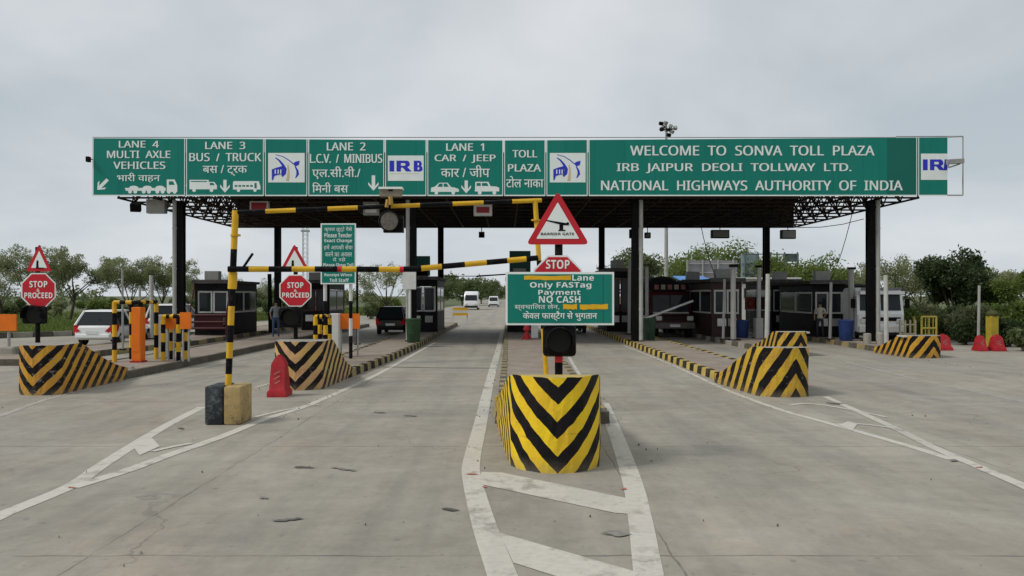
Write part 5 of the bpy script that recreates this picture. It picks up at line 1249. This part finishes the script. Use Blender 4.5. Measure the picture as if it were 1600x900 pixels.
def bus():
    D = 113; cx = XX(736, D); t = thing('minibus', (cx, D, 0), 'white minibus driving towards the plaza on the far road', 'minibus'); hw = 1.08; mb = MB(); H_ = 2.75
    mb.loft([[(cx - w, D + y, a), (cx + w, D + y, a), (cx + w, D + y, b_ * .55), (cx + w * .92, D + y, b_ - .15), (cx + w * .75, D + y, b_), (cx - w * .75, D + y, b_), (cx - w * .92, D + y, b_ - .15), (cx - w, D + y, b_ * .55)] for y, w, a, b_ in ((0, hw * .8, .5, 1.35), (.08, hw * .95, .35, 1.45), (.5, hw, .3, 2.5), (.9, hw, .3, H_), (6, hw, .3, H_), (6.2, hw * .95, .5, H_ - .2))]); mb.build('body', M_CARW, t, smooth=True)
    mb = MB(); mb.add([(cx - hw * .84, D - .02, 1.4), (cx + hw * .84, D - .02, 1.4), (cx + hw * .78, D + .28, 2.2), (cx - hw * .78, D + .28, 2.2)], [(0, 1, 2, 3)]); mb.build('windscreen', M_GLASS, t)
    mb = MB(); mb.bx(cx + hw + .002, cx + hw + .02, D + 1.2, D + 5.8, 1.5, 2.2); mb.bx(cx - hw - .02, cx - hw - .002, D + 1.2, D + 5.8, 1.5, 2.2); mb.build('side_glass', M_GLASS, t)
    for s_ in (-1, 1):
        mb = MB(); mb.box((cx + s_ * .72, D - .02, .85), (.34, .1, .22), bev=.04); mb.build('headlight', M_HEAD, t)
        mb = MB(); mb.box((cx + s_ * (hw + .16), D + .3, 1.8), (.2, .1, .38)); mb.build('wing_mirror', M_BLK, t)
        for y in (1.0, 4.8): wheel(t, cx + s_ * (hw - .14), D + y, .36, .24)
    mb = MB(); mb.bx(cx - hw * .9, cx + hw * .9, D - .1, D + .05, .36, .62); mb.build('bumper', M_TYRE, t)
    D2 = 142; cx = XX(771, D2); t = thing('far_van', (cx, D2, 0), 'small pale van farther down the road right of the minibus', 'van'); mb = MB()
    mb.loft([[(cx - w, D2 + y, a), (cx + w, D2 + y, a), (cx + w * .98, D2 + y, b_ * .6), (cx + w * .8, D2 + y, b_), (cx - w * .8, D2 + y, b_), (cx - w * .98, D2 + y, b_ * .6)] for y, w, a, b_ in ((0, .8, .4, .95), (.6, .95, .3, 1.1), (1.2, .98, .3, 2.0), (4, .98, .3, 2.0), (4.2, .9, .4, 1.8))]); mb.build('body', M_CARW, t, smooth=True)
    mb = MB(); mb.add([(cx - .75, D2 + .5, 1.12), (cx + .75, D2 + .5, 1.12), (cx + .7, D2 + .95, 1.8), (cx - .7, D2 + .95, 1.8)], [(0, 1, 2, 3)]); mb.build('windscreen', M_GLASS, t)
    mb = MB(); mb.bx(cx - .8, cx + .8, D2 - .08, D2 + .1, .3, .55); mb.build('bumper', M_TYRE, t)
    for s_ in (-1, 1):
        for y in (.8, 3.3): wheel(t, cx + s_ * .85, D2 + y, .32, .22)
bus()
def truck(lab, cx, D, W_, H_, paint, bonnet, tarp_h, group='lorries in the right hand lanes', tarp_w=1.0):
    t = thing('lorry', (cx, D + 3, 0), lab, 'lorry', group); hw = W_ / 2; n = 0
    mb = MB(); yc = D + (.85 if bonnet else .0)
    hood = H_ * (.48 if bonnet else .52)
    def rg(y, w, a, b_, r=.1): return [(cx - w, y, a), (cx + w, y, a), (cx + w, y, b_ - r), (cx + w - r, y, b_), (cx - w + r, y, b_), (cx - w, y, b_ - r)]
    if bonnet: mb.loft([rg(D + .02, hw * .9, .55, hood - .05), rg(D + .15, hw * .96, .5, hood), rg(D + .9, hw * .98, .5, hood + .06)])
    sl_ = .24 if bonnet else .1
    mb.loft([rg(yc, hw * .96, .55, hood + .02), rg(yc + .08, hw, .5, hood + .1), rg(yc + .08 + sl_, hw * .97, .5, H_ - .12), rg(yc + .2 + sl_, hw * .95, .5, H_), rg(yc + 1.7, hw * .95, .5, H_)]); mb.build('cab', paint, t, smooth=True)
    zb, zt_ = hood + .16, H_ - (.22 if bonnet else .3)
    def yf(z): return yc + .08 + (z - hood - .1) / (H_ - .12 - hood - .1) * sl_
    mb = MB()
    for s_ in (-1, 1): mb.add([(cx + s_ * .03, yf(zb) - .02, zb), (cx + s_ * hw * .88, yf(zb) - .02, zb), (cx + s_ * hw * .85, yf(zt_) - .02, zt_), (cx + s_ * .03, yf(zt_) - .02, zt_)], [(0, 1, 2, 3)])
    mb.build('windscreen', M_GLASS2 if not bonnet else M_GLASS, t)
    mb = MB(); mb.box((cx, D - .03, .62), (W_ * .98, .2, .3), bev=.04); mb.build('bumper', pbr('bumper_grey', (.12, .1, .1), .5, dirt=.4) if bonnet else M_WHT, t)
    mb = MB()
    for i in range(4): z = (.84 + i * .07 * H_ / 2.4) if bonnet else (.98 + i * .045); mb.bx(cx - hw * (.55 if bonnet else .72), cx + hw * (.55 if bonnet else .72), D - .03 + (.0 if bonnet else -.0), D + .06, z, z + .03)
    mb.build('grille', M_BLK, t)
    for s_ in (-1, 1):
        mb = MB(); mb.box((cx + s_ * hw * .76, D - .01, .98), (.32, .1, .24), bev=.05); mb.build('headlight', M_HEAD, t)
        mb = MB(); mb.box((cx + s_ * (hw + .16), yc + .1, H_ - .7), (.2, .08, .42), bev=.02); mb.tube((cx + s_ * (hw - .05), yc + .2, H_ - .4), (cx + s_ * (hw + .16), yc + .12, H_ - .45), .018); mb.build('wing_mirror', M_BLK, t)
        for y in ((.75 if bonnet else .9), 5.2, 6.3): wheel(t, cx + s_ * (hw - .18), D + y, .46, .28)
    mb = MB(); mb.box((cx, D - .14, .62), (.5, .02, .13)); mb.build('number_plate', M_WHT, t)
    mb = MB(); w2 = hw * 1.06 * tarp_w; yt = yc + 1.85
    mb.loft([[(cx - w2, y, .95), (cx + w2, y, .95), (cx + w2 * 1.02, y, k * .72), (cx + w2 * .82, y, k * .9), (cx + w2 * .4, y, k * .985), (cx, y, k), (cx - w2 * .45, y, k * .98), (cx - w2 * .85, y, k * .89), (cx - w2 * 1.02, y, k * .72)] for y, k in ((yt, tarp_h - .1), (yt + .3, tarp_h), (yt + 2.2, tarp_h - .08), (yt + 4.6, tarp_h - .02), (yt + 4.8, tarp_h - .2))]); mb.build('tarpaulin_load', M_TARP, t, smooth=True)
    mb = MB(); mb.bx(cx - hw * .6, cx + hw * .6, yc + 1.72, yt + 4.7, .6, .94); mb.build('chassis', M_TYRE, t)
    return t, yc, hw
rt, yc, hw = truck('maroon bonneted lorry with domed dark tarpaulin in the fourth lane', XX(1054, 38), 38, 2.05, 2.35, M_MAROON, True, 3.15)
mb = MB(); cx = XX(1054, 38); mb.bx(cx - .95, cx + .95, yc + .2, yc + .3, 2.36, 2.72, 0)
for i in range(5): mb.bx(cx - .8 + i * .34, cx - .58 + i * .34, yc + .185, yc + .199, 2.42, 2.66, 1 + i % 2)
mb.build('visor_board', [M_BLK, pbr('faded_pink', (.28, .1, .09), .6), pbr('faded_cream', (.3, .28, .22), .6)], rt)
mb = MB(); mb.bx(cx - .9, cx + .9, yc - .02, yc + .05, 1.2, 1.27); mb.build('bonnet_trim', M_FRAMEW, rt)
wt, wyc, whw = truck('white flat nosed lorry with dark covered load in the far right lane', XX(1377, 34), 34, 2.08, 2.46, M_CARW, False, 2.66, tarp_w=1.12)
mb = MB(); cx = XX(1377, 34); mb.bx(cx - .98, cx + .98, wyc - .12, wyc + .16, 2.16, 2.3, 0); mb.bx(cx - .9, cx + .9, wyc + .0, wyc + .03, 2.33, 2.46, 1)
mb.build('sun_visor', [M_CARW, pbr('visor_grey', (.18, .18, .19), .6)], wt)
mb = MB(); mb.bx(cx - .85, cx + .85, wyc - .05, wyc - .02, 1.0, 1.14); mb.build('air_intake', M_BLK, wt)
mb = MB(); mb.bx(cx - 1.0, cx + 1.0, wyc - .1, wyc + .3, .34, .46); mb.build('under_guard', M_TYRE, wt)

# ------------------------------------------------------------------ background structures
D = 62; t = thing('hoarding', (XX(1112, D), D, 0), 'grey backed hoarding with steel bracing behind the maroon booth', 'hoarding', 'hoardings beyond the plaza'); mb = MB(); plate(mb, rect(1073, 1152, 407, 437), D, .08); mb.build('panel', pbr('tin_back', (.24, .24, .26), .6, var=.12, scale=.7), t)
mb = MB()
for px in (1074, 1098, 1122, 1146): mb.tube((XX(px, D - .1), D - .1, 0), (XX(px, D - .1), D - .1, ZZ(406, D)), .08)
for py in (412, 426): mb.tube(P(1073, py, D - .1), P(1152, py, D - .1), .05)
mb.bx(XX(1073, D), XX(1077, D), D - .03, D - .002, ZZ(437, D), ZZ(407, D)); mb.build('support', M_GREY, t)
D = 66; t = thing('hoarding', (XX(1205, D), D, 0), 'open steel hoarding frame with pale blue panel behind the rear column', 'hoarding', 'hoardings beyond the plaza'); mb = MB(); plate(mb, rect(1158, 1186, 396, 436), D, .06, 0); mb.build('panel', pbr('pale_blue', (.3, .38, .4), .6), t); mb = MB(); plate(mb, rect(1224, 1248, 397, 409), D, .06, 0); mb.build('panel', pbr('grey_green', (.12, .15, .15), .6), t)
mb = MB()
for px in (1164, 1184, 1204, 1214, 1226, 1246): mb.tube((XX(px, D - .1), D - .1, 0), (XX(px, D - .1), D - .1, ZZ(394, D)), .07)
for py in (397, 412, 428): mb.tube(P(1160, py, D - .1), P(1248, py, D - .1), .045)
mb.build('support', pbr('faded_steel', (.12, .14, .15), .6), t)
D = 50; t = thing('shelter', (XX(1098, D), D + 2, 0), 'small shelter with bright blue sheet roof behind the maroon booth', 'shelter'); mb = MB(); mb.side([(D, ZZ(443, D)), (D + 4, ZZ(434, D) + .15), (D + 4, ZZ(434, D) + .22), (D, ZZ(443, D) + .07)], XX(1072, D), XX(1122, D)); mb.build('roof', pbr('blue_sheet', (.06, .22, .55), .45, var=.15), t)
mb = MB()
for px in (1080, 1119): mb.tube((XX(px, D + .2), D + .2, 0), (XX(px, D + .2), D + .2, ZZ(443, D)), .07); mb.tube((XX(px, D + .2), D + 3.8, 0), (XX(px, D + .2), D + 3.8, ZZ(443, D)), .07)
mb.build('post', M_WHT, t)
D = 56; x0, x1 = XX(1150, D), XX(1246, D); t = thing('office_building', ((x0 + x1) / 2, D + 3, 0), 'low white plaza office building behind the rear column', 'building'); mb = MB(); mb.bx(x0, x1, D, D + 6, 0, ZZ(436, D)); mb.build('wall', M_WHT, t); mb = MB(); mb.bx(x0 - .2, x1 + .2, D - .25, D + 6.2, ZZ(436, D) + .002, ZZ(436, D) + .12); mb.build('roof', M_WHT, t)
for i in range(5):
    a = x0 + .5 + i * .9; mb = MB(); mb.bx(a, a + .55, D - .05, D - .002, 1.9, 2.7); wf = mb.build('window', M_FRAMEW, t); mb = MB(); mb.bx(a + .06, a + .49, D - .062, D - .052, 1.96, 2.64); mb.build('pane', M_GLASS, wf)
mb = MB(); mb.bx(x0 + 1.6, x0 + 2.6, D - .05, D - .002, 0, 1.75); mb.build('door', M_STEEL, t)
D = 44; t = thing('warning_sign', (XX(1172, D), D, 0), 'pale board with a red ring left of the rear column', 'sign'); mb = MB(); plate(mb, rect(1164, 1181, 464, 484), D, .04, 0); plate(mb, ell(1173, 474, 6, 7.5, 16), D - .005, .003, 1); plate(mb, ell(1173, 474, 3.6, 4.8, 16), D - .009, .003, 0); mb.build('board', [pbr('pale_red', (.4, .14, .1), .6), M_RED], t); mb = MB(); mb.tube((XX(1172, D), D + .08, 0), (XX(1172, D), D + .08, ZZ(470, D)), .04); mb.build('post', M_PIPE, t)
# mast light
D = 72; t = thing('mast_light', (XX(1041, D), D, 0), 'high mast light whose lamp cluster shows above the welcome sign', 'lamp mast'); mb = MB(); mb.tube((XX(1041, D), D, 0), (XX(1041, D), D, ZZ(206, D)), .22, .1, 10); mb.build('mast', M_PIPE, t, smooth=True)
rr_ = random.Random(4)
for i, (a, b_) in enumerate(((1033, 193), (1040, 192), (1048, 197), (1034, 202), (1041, 203), (1050, 206), (1045, 211), (1055, 200), (1037, 198), (1047, 203))):
    p = P(a, b_, D + rr_.uniform(-.8, .8)); mb = MB(); mb.box(p, (.36, .3, .3), rz=rr_.uniform(0, 3), tx=.5, bev=.03); mb.build('floodlight', M_GREY if i % 3 else M_STEEL, t)
mb = MB(); c = P(1043, 203, D)
for i, (a, b_) in enumerate(((1033, 193), (1048, 197), (1034, 202), (1050, 206), (1055, 200), (1040, 192))): mb.tube(c, P(a, b_, D), .05, .04, 5)
mb.build('lamp_frame', M_STEEL, t)
D = 190; t = thing('lattice_tower', (XX(477, D), D, 0), 'faint slender lattice mast far beyond the middle stop sign', 'tower'); mb = MB(); x = XX(477, D); zt_ = ZZ(352, D); w = .55
cs = [(-w, -w), (w, -w), (w, w), (-w, w)]
for a, b_ in cs: mb.tube((x + a, D + b_, 0), (x + a, D + b_, zt_), .07, .07, 4, caps=False)
for i in range(int(zt_ / 1.1)):
    for k in range(4): a, b_ = cs[k], cs[(k + 1) % 4]; mb.tube((x + a[0], D + a[1], i * 1.1), (x + b_[0], D + b_[1], i * 1.1 + 1.1), .04, .04, 4, caps=False)
mb.bx(x - 1, x + 1, D - .6, D + .6, zt_ - 1.6, zt_ - 1.2); mb.build('lattice', pbr('haze_pale_steel', (.34, .36, .37), .6), t)  # pale grey puts the distance haze into the steel colour
# yellow frames, pillar and mesh by the right verge
D = 33; t = thing('yellow_frame', (XX(1452, D), D, 0), 'yellow tubular frame standing left of the first red barrier', 'frame'); mb = MB()
for px in (1440, 1463): mb.tube((XX(px, D), D, 0), (XX(px, D), D, ZZ(495, D)), .045); mb.tube((XX(px, D), D + .6, 0), (XX(px, D), D + .6, ZZ(495, D)), .045)
for z in (ZZ(495, D), .7): mb.tube((XX(1440, D), D, z), (XX(1463, D), D, z), .04)
for px in (1446, 1452, 1458): mb.tube((XX(px, D), D, .1), (XX(px, D), D, ZZ(495, D)), .02)
mb.build('tube', pbr('dull_yellow', (.42, .34, .06), .6, dirt=.4), t)
t = thing('rail_fence', (XX(1424, D), D, 0), 'low cream rail fence between the white lorry and the yellow frame', 'fence'); mb = MB()
for px in (1408, 1416, 1424, 1432): mb.tube((XX(px, D), D + .1, 0), (XX(px, D), D + .1, ZZ(500, D)), .045)
mb.build('post', pbr('cream', (.42, .38, .26), .7, dirt=.4), t); mb = MB()
for z in (.45, .85): mb.tube((XX(1408, D), D + .1, z), (XX(1432, D), D + .1, z), .035)
mb.build('rail', pbr('cream', (.42, .38, .26), .7), t)
D = 31; t = thing('yellow_pillar', (XX(1554, D), D, 0), 'squat yellow pillar with dark rounded cap among the shrubs', 'pillar'); mb = MB(); mb.bx(XX(1548, D), XX(1561, D), D, D + .35, 0, ZZ(494, D), bev=.03); mb.build('body', pbr('pillar_yellow', (.4, .3, .03), .6, dirt=.4), t); mb = MB(); mb.lathe((XX(1554.5, D), D + .17, ZZ(494, D)), [(.2, 0), (.22, .1), (.15, .2), (.01, .25)], 12); mb.build('cap', pbr('olive_cap', (.06, .065, .02), .8), t, smooth=True)
D = 31.5; t = MB(); nq = 10
t.add([(XX(1563 + 22 * i / nq, D), D + .15 * math.sin(i * 1.7), ZZ(518, D) if k == 0 else ZZ(496 + 14 * (i / nq) ** .6 + math.sin(i * 2.1) * 1.5, D)) for k in (0, 1) for i in range(nq + 1)], [(i, i + 1, nq + 2 + i, nq + 1 + i) for i in range(nq)])
t.add([(XX(1563 + 22 * i / nq, D), D + .05 + .15 * math.sin(i * 1.7), ZZ(518, D) if k == 0 else ZZ(496 + 14 * (i / nq) ** .6 + math.sin(i * 2.1) * 1.5, D)) for k in (0, 1) for i in range(nq + 1)], [(i, i + 1, nq + 2 + i, nq + 1 + i) for i in range(nq)])
o = t.build('green_netting', pbr('net_green', (.03, .25, .16), .7, var=.2), smooth=True); tag(o, 'bright green netting draped over shrubs beside the yellow pillar', 'netting')

# ------------------------------------------------------------------ people
def person(lab, x, y, z0, h, shirt, trousers, yaw=0.0, pose=0):
    s_ = h / 1.75; t = thing('person', (x, y, z0), lab, 'person')
    J = {'pel': (0, 0, .95), 'spine': (0, .01, 1.15), 'chest': (0, 0, 1.35), 'neck': (0, 0, 1.5), 'head': (0, -.02, 1.6), 'crown': (0, -.01, 1.73),
         'hl': (-.1, 0, .9), 'kl': (-.12, -.03, .5), 'al': (-.13, .02, .09), 'tl': (-.14, -.14, .04), 'hr': (.1, 0, .9), 'kr': (.12, -.02, .5), 'ar': (.13, .05, .09), 'tr': (.14, -.1, .04),
         'sl': (-.19, 0, 1.42), 'el': (-.26, .02, 1.15), 'wl': (-.24, -.1, .93), 'fl': (-.23, -.14, .84), 'sr': (.19, 0, 1.42), 'er': (.26, .02, 1.15), 'wr': (.22, -.16, 1.0), 'fr': (.2, -.22, .95)}
    Rd = dict(pel=.135, spine=.12, chest=.145, neck=.055, head=.088, crown=.06, hl=.09, kl=.06, al=.042, tl=.035, hr=.09, kr=.06, ar=.042, tr=.035, sl=.065, el=.045, wl=.032, fl=.028, sr=.065, er=.045, wr=.032, fr=.028)
    Ed = [('pel', 'spine'), ('spine', 'chest'), ('chest', 'neck'), ('neck', 'head'), ('head', 'crown'), ('pel', 'hl'), ('hl', 'kl'), ('kl', 'al'), ('al', 'tl'), ('pel', 'hr'), ('hr', 'kr'), ('kr', 'ar'), ('ar', 'tr'), ('chest', 'sl'), ('sl', 'el'), ('el', 'wl'), ('wl', 'fl'), ('chest', 'sr'), ('sr', 'er'), ('er', 'wr'), ('wr', 'fr')]
    ks = list(J); me = bpy.data.meshes.new('body'); rot = Matrix.Rotation(yaw, 3, 'Z')
    me.from_pydata([tuple(rot @ Vector(J[k]) * s_) for k in ks], [(ks.index(a), ks.index(b_)) for a, b_ in Ed], [])
    o = bpy.data.objects.new('body', me); COL.objects.link(o); md = o.modifiers.new('skin', 'SKIN')
    for i, k in enumerate(ks): me.skin_vertices[0].data[i].radius = (Rd[k] * s_, Rd[k] * s_ * (.8 if k in ('chest', 'pel', 'spine') else 1)); me.skin_vertices[0].data[i].use_root = k == 'pel'
    sb = o.modifiers.new('sub', 'SUBSURF'); sb.levels = sb.render_levels = 1
    bpy.context.view_layer.update(); nm = bpy.data.meshes.new_from_object(o.evaluated_get(bpy.context.evaluated_depsgraph_get())); bpy.data.objects.remove(o)
    for m_ in (M_SKIN, shirt, trousers, M_BLK): nm.materials.append(m_)
    for p in nm.polygons:
        z = p.center.z / s_; c = rot.inverted() @ p.center / s_; p.use_smooth = True
        p.material_index = 0 if z > 1.49 else (3 if z < .1 else (2 if z < .93 and abs(c.x) < .2 and not (abs(c.x) > .19 and z > .78) else (1 if z > 1.2 or abs(c.x) < .19 else 0)))
    o = bpy.data.objects.new('body', nm); COL.objects.link(o); o.parent = t
    mb = MB(); c = rot @ Vector((0, .01, 1.655)) * s_ + Vector((x, y, z0)); mb.lathe((c.x, c.y, c.z), [(.092 * s_, -.02), (.098 * s_, .03), (.08 * s_, .08), (.03 * s_, .11), (.002, .115)], 12); mb.build('hair', M_BLK, t, smooth=True)
    return t
person('person in grey shirt and blue jeans standing beside the middle stop sign', XX(431, 35.5), 35.5, .19, 1.68, pbr('shirt_grey', (.2, .21, .23), .8), pbr('jeans', (.05, .08, .15), .8), .5)
person('person in pale shirt standing in front of the far right booth door', XX(1280, 35), 34.9, .19, 1.62, pbr('shirt_pale', (.38, .36, .3), .8), pbr('trousers_dark', (.03, .03, .035), .8), -.6)
